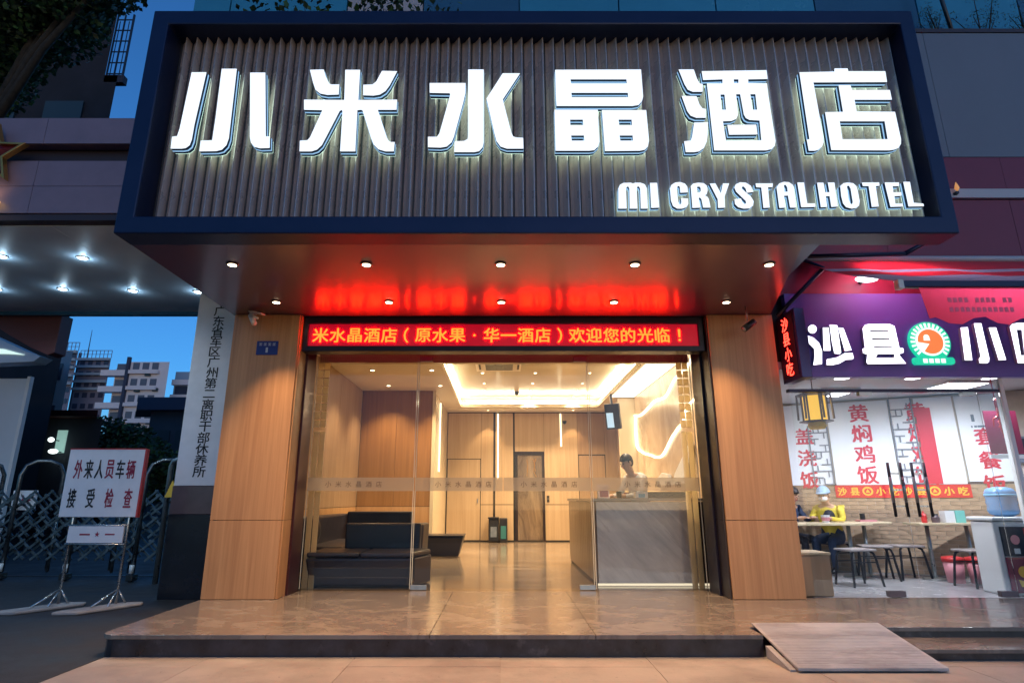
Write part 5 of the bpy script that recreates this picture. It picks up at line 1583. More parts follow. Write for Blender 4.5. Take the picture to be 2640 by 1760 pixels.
MB().tube([(3.06, 6.87, 3.19), (2.91, 6.83, 3.085)], 0.040, 12).build('housing', 'black', bc, smooth=True)
MB().tube([(2.918, 6.832, 3.09), (2.905, 6.828, 3.081)], 0.030, 12).build('lens', 'dull_steel', bc, smooth=True)
npl = thing('number_plate', (-2.98, 7.2, 2.86), 'small blue house number plate on the wood clad pillar', 'number plate')
MB().box(-3.115, 7.198, 2.855, -2.845, 7.2085, 3.035).build('plate', 'plate_blue', npl, bevel=0.002)
b = MB()
for k in range(4):
    x = -3.082 + k * 0.056
    for dx, dz, w, h in ((0, 0.028, 0.036, 0.006), (0, 0.014, 0.036, 0.005), (0, 0.0, 0.036, 0.006), (0.015, 0.0, 0.006, 0.034)):
        b.box(x + dx, 7.1955, 2.975 + dz, x + dx + w, 7.1972, 2.975 + dz + h)
b.build('worn_print', 'plate_ink', npl)
MB().box(-2.995, 7.1955, 2.885, -2.968, 7.1972, 2.95).build('worn_print', 'plate_ink', npl)

def plan_box(x0, x1, y0, y1, z0, z1):
    '''house standing askew to the street: its far end runs away from the gate'''
    k = y1 / y0
    return MB().xy([[(x0, y0), (x1, y0), (x1 * k - 0.05, y1), (x0 * k, y1)]], z0, z1)

# ================================================================ GATE SIDE
gc = thing('gate_canopy', (-6.5, 7.9, 4.2), 'grey concrete gate canopy with a dark recess and round lights in its soffit', 'canopy')
for x0, x1 in ((-9.2, -7.35), (-7.35, -5.48), (-5.48, -3.52)):
    MB().box(x0 + 0.003, 6.16, 5.19, x1 - 0.003, 6.30, 5.536).build('panel', 'fascia', gc)
    MB().box(x0 + 0.003, 6.16, 4.626, x1 - 0.003, 6.30, 4.955).build('panel', 'fascia', gc)
    MB().box(x0 + 0.003, 6.16, 4.28, x1 - 0.003, 6.30, 4.62).build('panel', 'fascia', gc)
MB().box(-9.2, 6.32, 4.21, -3.52, 9.60, 5.50).build('core', 'fascia_dark', gc)
MB().box(-9.2, 6.18, 4.20, -3.52, 6.315, 4.277).build('lip', 'fascia_dark', gc)
for x0, x1 in ((-9.2, -7.2), (-7.2, -5.3), (-5.3, -3.52)):
    MB().box(x0 + 0.002, 6.32, 4.19, x1 - 0.002, 9.56, 4.208).build('soffit_panel', 'gate_soffit', gc)
MB().box(-9.2, 9.565, 4.13, -3.52, 9.66, 4.6).build('back_beam', 'facade_dark', gc)
labs = ['near the red star', 'in the middle of the row', 'right beside the hotel sign']
for i, (x, y) in enumerate(((-6.6, 7.19), (-5.57, 7.24), (-7.7, 8.44), (-6.70, 8.44), (-5.675, 8.51), (-4.70, 8.56))):
    downlight('gate_downlight', (x, y, 4.19), ['round white gate light nearest the red star', 'round white gate light in the street side row, toward the hotel', 'round white gate light of the rear row, farthest from the hotel', 'round white gate light of the rear row, above the brown cladding', 'round white gate light of the rear row, above the sky opening', 'round white gate light of the rear row, touching the hotel canopy'][i],
              'downlight', 'ring_white', 'cool_lamp', 0.055, 'round lights in the gate canopy', 40, (0.58, 0.82, 1.0), 150, 0.6, (0, 0), 1.4)

st = thing('red_star', (-5.95, 6.1, 4.6), 'dark red five pointed star with a gold rim on the gate canopy', 'star')
def star(cx, cz, r, k=0.42):
    return [(cx + (r if i % 2 == 0 else r * k) * math.sin(i * PI / 5), cz + (r if i % 2 == 0 else r * k) * math.cos(i * PI / 5)) for i in range(10)]
sx_, sz_ = -5.97, 4.985
MB().xz([star(sx_, sz_, 0.42), star(sx_, sz_, 0.345)], 6.03, 6.10).build('gold_rim', 'star_gold', st, bevel=0.004)
pts = star(sx_, sz_, 0.345)
b = MB()
b.add([(p[0], 6.075, p[1]) for p in pts] + [(sx_, 6.0, sz_)], [(i, (i + 1) % 10, 10) for i in range(10)] + [tuple(range(10))])
b.build('red_facet', 'star_red', st)
MB().bar((sx_, 6.09, sz_), (sx_, 6.19, sz_ + 0.08), 0.08, 0.08).build('mount', 'fascia_dark', st)
sl = thing('star_lamp', (-5.9, 6.05, 4.35), 'small warm lamp on the gate canopy below the red star', 'lamp')
MB().box(-6.02, 6.06, 4.36, -5.80, 6.145, 4.42).build('lamp_body', emit('star_lamp_lit', (1.0, 0.62, 0.22), 2.2), sl, bevel=0.01)
MB().box(-6.0, 6.145, 4.37, -5.82, 6.158, 4.41).build('bracket', 'dark_steel', sl)
spot('lamp_light', (-5.91, 6.02, 4.44), (-5.93, 6.18, 4.9), 1.5, (1.0, 0.55, 0.22), 150, 0.8, 0.05, sl)

# name board post
nb_ = thing('name_board_pillar', (-4.22, 8.6, GZ), 'stone pillar carrying a tall white board with a column of black characters', 'name board')
MB().box(-4.53, 8.40, GZ, -3.92, 9.0, 4.2).build('core', 'black_stone', nb_)
MB().box(-4.53, 8.33, 1.282, -3.93, 8.399, 4.19).build('white_board', 'sign_white', nb_, bevel=0.004)
MB().box(-4.545, 8.335, 0.906, -3.925, 8.399, 1.278).build('stone_band', 'plum_stone', nb_, bevel=0.004)
MB().box(-4.545, 8.325, GZ, -3.925, 8.399, 0.902).build('base_slab', 'black_stone', nb_, bevel=0.004)
TX = '广东省军区广州第二离职干部休养所'
z0, z1 = 3.80, 1.47
for k, c_ in enumerate(TX):
    b = MB()
    write(b, c_, FRONT(8.327), -4.205, z0 + (z1 - z0) * k / (len(TX) - 1), 0.165, 0.0, 0.0, 1.12, heavy=0.003)
    b.build('character', 'ink', nb_)

# inspection sign on a stand
ss = thing('inspection_sign', (-5.13, 7.8, GZ), 'white notice board with red and black characters on a two legged steel stand', 'sign')
BY_ = 7.75
MB().box(-5.62, BY_, 0.885, -4.645, BY_ + 0.05, 1.725).build('board', 'sign_white', ss, bevel=0.004)
MB().box(-4.644, BY_ - 0.004, 0.88, -4.622, BY_ + 0.055, 1.73).build('edge_strip', 'red_edge', ss)
MB().box(-5.62, BY_ - 0.004, 1.726, -4.645, BY_ + 0.055, 1.738).build('edge_strip', 'red_edge', ss)
for k, c_ in enumerate('外来人员车辆'):
    b = MB()
    write(b, c_, FRONT(BY_ - 0.003), -5.47 + k * 0.135, 1.475, 0.0, 0.0, 0.006, fit=(0.105, 0.235), heavy=0.003)
    b.build('character', 'ink_red' if k in (0, 3, 5) else 'ink', ss)
for k, c_ in enumerate('接受检查'):
    b = MB()
    write(b, c_, FRONT(BY_ - 0.003), -5.49 + k * 0.238, 1.115, 0.0, 0.0, 0.006, fit=(0.10, 0.235), heavy=0.003)
    b.build('character', 'ink_red' if k in (2, 3) else 'ink', ss)
MB().box(-5.46, BY_, 0.575, -4.765, BY_ + 0.02, 0.775).build('small_board', 'sign_white', ss)
b = MB()
b.box(-5.31, BY_ - 0.002, 0.665, -5.18, BY_ - 0.0005, 0.685).box(-4.99, BY_ - 0.002, 0.667, -4.87, BY_ - 0.0005, 0.685)
b.build('print_line', 'ink_red', ss)
MB().xz([star(-5.09, 0.677, 0.035)], BY_ - 0.002, BY_ - 0.0005).build('print_star', 'ink_red', ss)
for z in (0.785, 0.56):
    MB().tube([(-5.48, BY_ + 0.01, z), (-4.74, BY_ + 0.01, z)], 0.011, 8).build('rail', 'steel', ss, smooth=True)
for x in (-5.47, -4.76):
    MB().tube([(x, BY_ + 0.066, GZ + 0.03), (x, BY_ + 0.066, 1.70)], 0.016, 8).build('leg', 'steel', ss, smooth=True)
    fo = MB()
    for dx, dy in ((-0.13, -0.20), (0.05, -0.17), (-0.04, 0.12), (0.10, 0.10)):
        fo.tube([(x, BY_ + 0.066, GZ + 0.20), (x + dx, BY_ + dy, GZ + 0.035)], 0.012, 6)
    fo.build('foot', 'steel', ss, smooth=True)
    fb = MB()
    fb.xy([[(x - 0.36, BY_ - 0.52), (x - 0.08, BY_ - 0.50), (x + 0.30, BY_ + 0.10), (x + 0.26, BY_ + 0.20), (x + 0.02, BY_ + 0.18), (x - 0.34, BY_ - 0.38)]], GZ + 0.002, GZ + 0.035)
    fb.build('concrete_foot', 'concrete', ss, bevel=0.012)

# accordion gate
ag = thing('accordion_gate', (-7, 10.2, GZ), 'steel accordion gate on wheels with arched tube frames and crossing bars', 'gate')
GYA = 10.25
xs_g = [-9.35, -8.20, -7.05, -5.90]
def gy(x):
    return 10.55 - (x + 9.0) * 0.11
for i, x in enumerate(xs_g):
    y = gy(x)
    MB().tube([(x - 0.02, y - 0.18, GZ + 0.12), (x - 0.02, y - 0.18, 1.50), (x + 0.04, y - 0.16, 1.66), (x + 0.16, y - 0.10, 1.735), (x + 0.30, y, 1.74), (x + 0.42, y + 0.10, 1.67), (x + 0.46, y + 0.16, 1.52), (x + 0.46, y + 0.18, GZ + 0.12)], 0.034, 10).build('arch_frame', 'gate_steel', ag, smooth=True)
    MB().box(x - 0.075, y - 0.26, GZ + 0.02, x + 0.035, y - 0.10, GZ + 0.12).build('wheel_box', 'black', ag, bevel=0.01)
    MB().tube([(x - 0.02, y - 0.225, GZ + 0.06), (x - 0.02, y - 0.135, GZ + 0.06)], 0.058, 12).build('wheel', 'black', ag, smooth=True)
    MB().tube([(x - 0.02, y - 0.215, GZ + 0.13), (x - 0.02, y - 0.215, GZ + 0.26)], 0.036, 8).build('reflector', 'white_plastic', ag, smooth=True)
    # short hanging tubes between the frames
    for dx in (0.46 + 0.30, 0.46 + 0.58):
        MB().tube([(x + dx - 0.16, y, GZ + 0.10), (x + dx - 0.16, y, 0.95)], 0.024, 8).build('tube', 'gate_steel', ag, smooth=True)
bar0 = None
step = 0.2875
for row in range(3):
    zc = 0.30 + row * 0.36
    x = -9.6
    while x < -5.0:
        for sgn in (-1, 1):
            y = gy(x) - 0.03 * sgn
            MB().bar((x - 0.19, y - 0.10, zc - 0.16 * sgn), (x + 0.19, y - 0.10, zc + 0.16 * sgn), 0.016, 0.036).build('cross_bar', 'gate_steel', ag)
        MB().tube([(x, gy(x) - 0.16, zc), (x, gy(x) - 0.06, zc)], 0.022, 8).build('pivot', 'gate_steel', ag)
        x += step
    x = -9.45 + 0.09 * row
    while x < -5.1:
        for sgn in (-1, 1):
            y = gy(x) + 0.13 - 0.03 * sgn
            MB().bar((x - 0.20, y, zc + 0.06 - 0.17 * sgn), (x + 0.20, y - 0.03, zc + 0.06 + 0.17 * sgn), 0.014, 0.03).build('cross_bar', 'gate_steel', ag)
        x += step * 1.12
ep = [( -5.42, 9.82, GZ), (-5.42, 9.82, 1.62), (-5.38, 9.80, 1.70), (-5.28, 9.76, 1.73), (-5.16, 9.74, 1.70)]
MB().tube(ep, 0.042, 10).build('end_post', 'dull_steel', ag, smooth=True)
MB().tube([(-5.16, 9.74, 1.70), (-5.16, 9.74, GZ)], 0.03, 10).build('end_post', 'dull_steel', ag, smooth=True)
wp_ = MB()
wp_.xz([[(-5.40, 1.13), (-5.20, 1.13), (-5.30, 1.40)]], 9.70, 9.71)
wp_.build('warning_plate', 'banner_gold', ag)
for x, w in ((-8.35, 0.42), (-7.35, 0.30)):
    pl = MB().box(x - w / 2, 10.62, 0.92, x + w / 2, 10.64, 1.25).build('notice_plate', 'sign_white', ag)
    b = MB()
    for k in range(3):
        b.box(x - w * 0.32 + k * w * 0.24, 10.617, 1.02, x - w * 0.32 + k * w * 0.24 + w * 0.05, 10.6185, 1.17)
        b.box(x - w * 0.36 + k * w * 0.24, 10.616, 1.08, x - w * 0.20 + k * w * 0.24, 10.6175, 1.10)
    b.build('worn_print', 'ink_red', pl)
tag(MB().box(-12, 10.72, GZ + 0.001, -4.9, 10.78, GZ + 0.012).build('gate_rail', 'dark_steel'), 'thin dark steel rail on the road under the accordion gate', 'rail')

# brown cladding at the far end of the gate canopy, guard booth
bcl = thing('brown_gable', (-8.4, 9.75, 3.4), 'dark brown clad gable hanging under the rear edge of the gate canopy', 'cladding')
MB().xz([[(-9.4, 4.18), (-7.60, 4.18), (-7.61, 3.50), (-7.72, 3.46), (-8.05, 3.60), (-8.35, 3.76), (-8.65, 3.93), (-9.0, 4.08), (-9.4, 4.16)]], 9.68, 9.95).build('gable_panel', 'brown_clad', bcl, bevel=0.006)
gb = thing('guard_booth', (-11, 12.5, GZ), 'white guard booth with a curved roof lit by a pale green strip', 'guard booth')
plan_box(-13.5, -10.21, 12.5, 14.0, GZ, 3.62).build('wall', 'booth_white', gb)
MB().box(-10.26, 12.46, GZ, -10.19, 12.56, 3.66).build('corner_post', 'white_paint', gb)
MB().xz([[(-13.5, 3.70), (-9.75, 3.86), (-9.62, 3.97), (-9.95, 4.08), (-10.4, 4.28), (-11.2, 4.62), (-13.5, 5.2)]], 11.9, 12.25).build('roof', 'booth_white', gb)
MB().xz([[(-13.5, 4.06), (-10.3, 4.02), (-9.95, 4.0), (-10.4, 4.12), (-13.5, 4.32)]], 11.88, 11.898).build('lit_strip', 'booth_lit', gb)
MB().box(-13.4, 12.47, 0.9, -11.3, 12.498, 2.6).build('window', 'window_dim', gb)

def far_building(name, x0, x1, y0, y1, h, wall, label, wins=None, win_mat='window_dim', cat='building', floors=0, cols_=0, fw_=0.6, fh=0.55, roof=None, z0=GZ):
    t = thing(name, ((x0 + x1) / 2, y0, z0), label, cat)
    plan_box(x0, x1, y0, y1, z0, h).build('wall', wall, t)
    if floors:
        dz = (h - z0) / floors
        dx = (x1 - x0) / cols_
        base = None
        for f in range(floors):
            for c in range(cols_):
                xx = x0 + (c + (1 - fw_) / 2) * dx
                zz = z0 + (f + 0.3) * dz
                if base is None:
                    base = MB().box(xx, y0 - 0.06, zz, xx + dx * fw_, y0 - 0.005, zz + dz * fh).build('window', win_mat, t)
                    bx, bz = xx, zz
                else:
                    dup_part(base, t, (xx - bx, 0, zz - bz))
    return t
d1 = far_building('green_house', -26, -19.6, 25, 32, 7.6, 'green_wall', 'dark green low building behind the guard booth', None, 'window_dim', 'building', 3, 4, 0.5, 0.5)
plan_box(-26.2, -19.4, 24.6, 29, 7.6, 7.9).build('roof', 'fascia_dark', d1)
MB().box(-26, 24.7, 5.0, -19.5, 24.94, 5.4).build('balcony', 'booth_white', d1)
d2 = thing('lit_entrance', (-15.8, 20, GZ), 'low dark building with a warm lit doorway behind the gate', 'building')
plan_box(-20, -13.6, 20, 23, GZ, 3.75).build('wall', 'shed', d2)
plan_box(-20.2, -13.4, 19.4, 22.5, 3.752, 3.95).build('roof', 'brown_clad', d2)
MB().box(-16.4, 19.96, 1.6, -15.7, 19.995, 3.1).build('lit_doorway', 'window_warm', d2)
MB().box(-15.66, 19.95, 0.2, -15.50, 19.995, 3.6).build('column', 'tower', d2)
MB().box(-15.02, 19.96, 2.6, -14.7, 19.995, 3.35).build('lit_window', 'window_teal', d2)
ball_m = emit('globe_lamp_lit', (0.85, 1.0, 0.98), 2.5)
for i, (x, z) in enumerate(((-14.92, 3.0), (-14.78, 2.62))):
    t = thing('globe_lamp', (x, 19.6, z), ['small white globe lamp on the low dark building, the upper one', 'small white globe lamp on the low dark building, the lower one'][i], 'lamp', 'globe lamps behind the gate')
    MB().ball((x, 19.6, z), 0.09 if i == 0 else 0.16, 0.09, 0.08, 12, 8).build('globe', ball_m, t, smooth=True)
    MB().bar((x, 19.62, z), (x, 20.0, z), 0.03, 0.03).build('bracket', 'dark_steel', t)
# pinkish corner house
far_building('corner_house', -25.5, -22.6, 30, 36, 8.6, 'apt', 'pinkish corner house between the guard booth and the towers', None, 'apt_win', 'building', 4, 2, 0.5, 0.4)

def tower(x0, x1, y, h, label, rails):
    t = thing('tower_block', ((x0 + x1) / 2, y, GZ), label, 'tower block', 'tower blocks on the skyline')
    xm = x0 + (x1 - x0) * 0.10
    plan_box(xm, x1, y, y + 6, GZ, h - 2.2).build('wall', 'tower', t)
    plan_box(x0, xm - 0.02, y + 0.6, y + 6, GZ, h - 0.5).build('shaft', 'tower_dark', t)
    fl_n = 13
    dz = (h - 2.2) / fl_n
    dx = (x1 - xm) / 4
    base = None
    for f in range(fl_n):
        for c in range(4):
            if base is None:
                base = MB().box(xm + dx * 0.2, y - 0.1, dz * 0.3, xm + dx * 0.8, y - 0.01, dz * 0.75).build('window', 'tower_win', t)
            else:
                dup_part(base, t, (c * dx, 0, f * dz))
    for f in range(5):
        MB().box(xm - 0.1, y - 0.9, h - 3.0 - f * 2.1, x1 + 0.1, y - 0.12, h - 2.3 - f * 2.1).build('balcony', 'apt_blue', t)
    cr = MB()
    for k in range(9):
        xx = xm + (x1 - xm) * k / 8
        cr.bar((xx, y, h - 2.2), (xx, y, h), 0.12, 0.12)
    cr.bar((xm, y, h), (x1, y, h), 0.15, 0.15)
    cr.bar((xm, y, h - 1.1), (x1, y, h - 1.1), 0.1, 0.1)
    cr.build('roof_railing', 'tower', t)
    return t
tower(-120.5, -111.6, 150, 41.0, 'dusky tower block next to the brown gable, without a mast', 1)
tt = tower(-120.0, -110.2, 161, 41.6, 'dusky tower block with a thin mast on its roof', 1)
MB().tube([(-117.0, 161, 39.3), (-117.0, 161, 47.6)], 0.16, 6, 0.06).build('mast', 'tower_dark', tt)

ap = thing('apartment_building', (-57, 90, GZ), 'pale pink apartment block with long balconies and a dark upright stripe', 'building')
plan_box(-58.6, -52.3, 90, 95, GZ, 21.9).build('wall', 'apt', ap)
plan_box(-61.2, -58.62, 91, 95, GZ, 21.0).build('wing', 'apt', ap)
MB().box(-58.75, 89.5, GZ, -58.3, 89.98, 22.6).build('dark_stripe', 'tower_dark', ap)
for f in range(8):
    z = 20.2 - f * 2.55
    MB().box(-62.6, 89.6, z - 0.55, -58.8, 90.98, z + 0.35).build('balcony', 'apt', ap)
    MB().box(-61.0, 90.9, z + 0.36, -58.9, 90.995, z + 1.6).build('window', 'apt_win', ap)
    MB().box(-58.2, 89.4, z - 0.25, -53.6, 89.98, z + 0.30).build('balcony', 'apt', ap)
    for k in range(3):
        MB().box(-57.9 + k * 1.5, 89.93, z + 0.5, -56.9 + k * 1.5, 89.99, z + 1.55).build('window', 'apt_win', ap)
for k_, (x_, z_) in enumerate(((-57.0, 17.1), (-55.4, 14.6), (-54.2, 17.2), (-57.2, 12.0), (-54.4, 12.1), (-55.7, 19.6))):
    MB().box(x_, 89.62, z_, x_ + 0.8, 89.925, z_ + 0.5).build('air_conditioner', 'window_dim', ap)
ab = thing('apartment_building', (-50, 96, GZ), 'bluish balcony block just behind the pale pink apartment block', 'building')
plan_box(-54.5, -46.5, 96, 102, GZ, 21.6).build('wall', 'apt_blue', ab)
MB().box(-50.9, 95.3, GZ, -49.6, 95.98, 22.3).build('shaft', 'tower', ab)
for f in range(8):
    z = 19.2 - f * 2.5
    MB().box(-54.4, 95.0, z, -51.0, 95.97, z + 0.9).build('balcony', 'apt', ab)
    MB().box(-49.5, 95.0, z - 1.4, -46.3, 95.97, z - 0.5).build('balcony', 'apt_blue', ab)
    MB().box(-54.2, 95.9, z - 1.4, -51.1, 95.99, z - 0.1).build('window', 'tower_win', ab)
sh = thing('flat_roof_house', (-22.5, 40, GZ), 'dark flat roofed house behind the name board pillar', 'building')
plan_box(-24.0, -16, 40, 44, GZ, 6.9).build('wall', 'shed', sh)
plan_box(-24.6, -15.5, 39.3, 43, 6.9, 7.75).build('roof', 'tower_dark', sh)
for k in range(3):
    MB().box(-23.4 + k * 1.3, 39.93, 3.4, -22.5 + k * 1.3, 39.99, 5.6).build('window', 'window_dim', sh)

# ---- trees
def leafy(mb, centre, rad, n, size, q, flat=0.75):
    for _ in range(n):
        while True:
            p = Vector((q.uniform(-1, 1), q.uniform(-1, 1), q.uniform(-1, 1)))
            if p.length < 1:
                break
        p = Vector((p.x * rad, p.y * rad, p.z * rad * flat)) + Vector(centre)
        d = Vector((q.gauss(0, 1), q.gauss(0, 1), q.gauss(0, 0.6))).normalized()
        s = d.orthogonal().normalized() * size * q.uniform(0.3, 0.5)
        L = size * q.uniform(0.7, 1.3)
        mb.cur = 0 if q.random() < 0.6 else 1
        mb.add([p - d * L * 0.5, p + s, p + d * L * 0.5, p - s], [(0, 1, 2, 3)])

def tree(base, trunk_h, blobs, label, leaf=0.22, per=260, tr=0.16, seed=1, mats=('leaf', 'leaf_b')):
    q = random.Random(seed)
    t = thing('tree', base, label, 'tree')
    bx, by, bz = base
    top = Vector((bx, by, bz + trunk_h))
    MB().tube([base, (bx + 0.1, by, bz + trunk_h * 0.5), tuple(top)], tr, 9, tr * 0.6).build('trunk', 'bark', t, smooth=True)
    lb = MB()
    cw = MB()
    for (cx, cy, cz, r) in blobs:
        c = Vector((cx, cy, cz))
        mid = top.lerp(c, 0.5) + Vector((q.uniform(-.2, .2), q.uniform(-.2, .2), 0.2))
        lb.tube([tuple(top - Vector((0, 0, 0.2))), tuple(mid), tuple(c)], tr * 0.4, 6, tr * 0.1)
        for k in range(3):
            e = c + Vector((q.uniform(-1, 1), q.uniform(-1, 1), q.uniform(-0.6, 0.8))) * r * 0.8
            lb.tube([tuple(c.lerp(mid, 0.3)), tuple(e)], tr * 0.16, 5, tr * 0.05)
        leafy(cw, c, r, int(per * r * r), leaf, q)
    lb.build('limb', 'bark', t, smooth=True)
    o = cw.build('crown', list(mats), t)
    return t
q = random.Random(21)
tree((-19.2, 29, GZ), 2.6, [(-20.6, 29, 3.6, 1.1), (-19.4, 29, 4.2, 1.15), (-18.2, 29.2, 3.9, 1.1), (-17.2, 29, 3.3, 1.0), (-21.4, 29, 2.9, 0.9), (-18.8, 28.6, 2.9, 1.3), (-20.2, 28.6, 2.7, 1.1), (-16.6, 29, 2.6, 1.0)],
     'dark leafy tree behind the accordion gate below the apartment block', 0.22, 620, 0.16, 4)
tree((-15.2, 25, GZ), 2.2, [(-15.4, 25, 2.6, 1.0), (-14.2, 25, 2.5, 0.9), (-13.2, 25, 2.3, 0.9), (-16.2, 25, 2.0, 0.8), (-14.6, 25, 1.6, 1.0), (-13.2, 25, 1.4, 0.9)],
     'dark bushy shrub right behind the white notice board', 0.18, 700, 0.1, 9)

# the dark house and the big banyan high above the gate
dh = thing('dark_house', (-15.5, 16, GZ), 'unlit dark house with barred balconies rising behind the gate canopy', 'building')
plan_box(-19.5, -12.34, 16, 21, GZ, 14.2).build('wall', 'house_dark', dh)
plan_box(-19.5, -12.75, 16, 21, 14.2, 19.0).build('wall', 'house_dark', dh)
for f in range(3):
    z = 5.4 + f * 2.95
    for k in range(3):
        MB().box(-18.6 + k * 2.1, 15.93, z + 0.4, -17.4 + k * 2.1, 15.99, z + 1.9).build('window', 'window_dim', dh)
cg = MB()
for k in range(4):
    cg.bar((-12.70 + k * 0.15, 16.12, 14.2), (-12.70 + k * 0.15, 16.12, 16.4), 0.02, 0.02)
for x in (-12.74, -12.50, -12.22):
    cg.bar((x, 16.05, 14.2), (x, 16.05, 16.6), 0.05 if x > -12.3 else 0.03, 0.05)
for k in range(6):
    cg.bar((-12.76, 16.05, 14.3 + k * 0.42), (-12.2, 16.05, 14.3 + k * 0.42), 0.03, 0.03)
cg.build('balcony_cage', 'dark_steel', dh)
MB().box(-12.76, 16.0, 13.95, -12.15, 16.2, 14.22).build('balcony_floor', 'fascia_dark', dh)
tree((-11.8, 11.5, GZ), 8.6, [(-9.7, 10.6, 11.7, 0.95), (-11.6, 11.2, 11.2, 1.2), (-10.6, 11, 11.9, 1.4), (-8.75, 10.2, 12.2, 1.05), (-12.6, 11.5, 10.9, 1.5), (-9.5, 10.5, 12.8, 1.4), (-8.05, 10.0, 12.3, 0.8), (-12.9, 11.6, 8.9, 0.9)],
     'big dark banyan tree spreading above the gate canopy', 0.125, 1900, 0.32, 13)

# plants on the roofs
def rooftop_plant(x, y, z, h, n, label, seed, grp):
    q = random.Random(seed)
    t = thing('roof_plant', (x, y, z), label, 'plant', grp)
    sb_ = MB(); lf_ = MB()
    for k in range(n):
        e = Vector((x + q.uniform(-0.35, 0.35) * h, y + q.uniform(-0.2, 0.2) * h, z + h * q.uniform(0.6, 1.0)))
        sb_.tube([(x + q.uniform(-.05, .05), y, z), tuple(Vector((x, y, z)).lerp(e, 0.5) + Vector((q.uniform(-.05, .05), 0, 0))), tuple(e)], 0.012, 5, 0.004)
        leafy(lf_, e, 0.15 * h, 80, 0.036 * h, q)
        leafy(lf_, Vector((x, y, z)).lerp(e, 0.6), 0.13 * h, 45, 0.034 * h, q)
    sb_.build('stem', 'bark', t)
    lf_.build('leaves', ['leaf', 'leaf_b'], t)
    return t
G1 = 'plants growing on the sign box roof'
rooftop_plant(-2.0, 6.2, 4.905, 2.45, 6, 'leafy plant on the canopy roof above the second big character', 31, G1)
rooftop_plant(-1.62, 6.3, 4.905, 2.5, 6, 'leafy plant on the canopy roof beside the cream facade panel', 32, G1)
rooftop_plant(-0.95, 6.3, 4.905, 2.5, 4, 'thin twiggy plant on the canopy roof before the cream facade panel', 33, G1)
G2 = 'plants on the shop roof edge'
rooftop_plant(6.85, 7.7, 7.93, 0.75, 7, 'low bushy plant on the shop roof beside the thin rod', 41, G2)
rooftop_plant(7.55, 7.7, 7.93, 0.85, 7, 'low bushy plant on the shop roof on the far side of the thin rod', 42, G2)
rooftop_plant(8.3, 7.7, 7.93, 0.7, 6, 'low bushy plant on the shop roof at the very end', 43, G2)
tag(MB().tube([(7.15, 7.75, 7.93), (7.05, 7.72, 8.9), (6.98, 7.7, 9.6)], 0.03, 6).build('roof_rod', 'dark_steel', smooth=True), 'thin dark rod rising from the plants on the shop roof', 'rod')

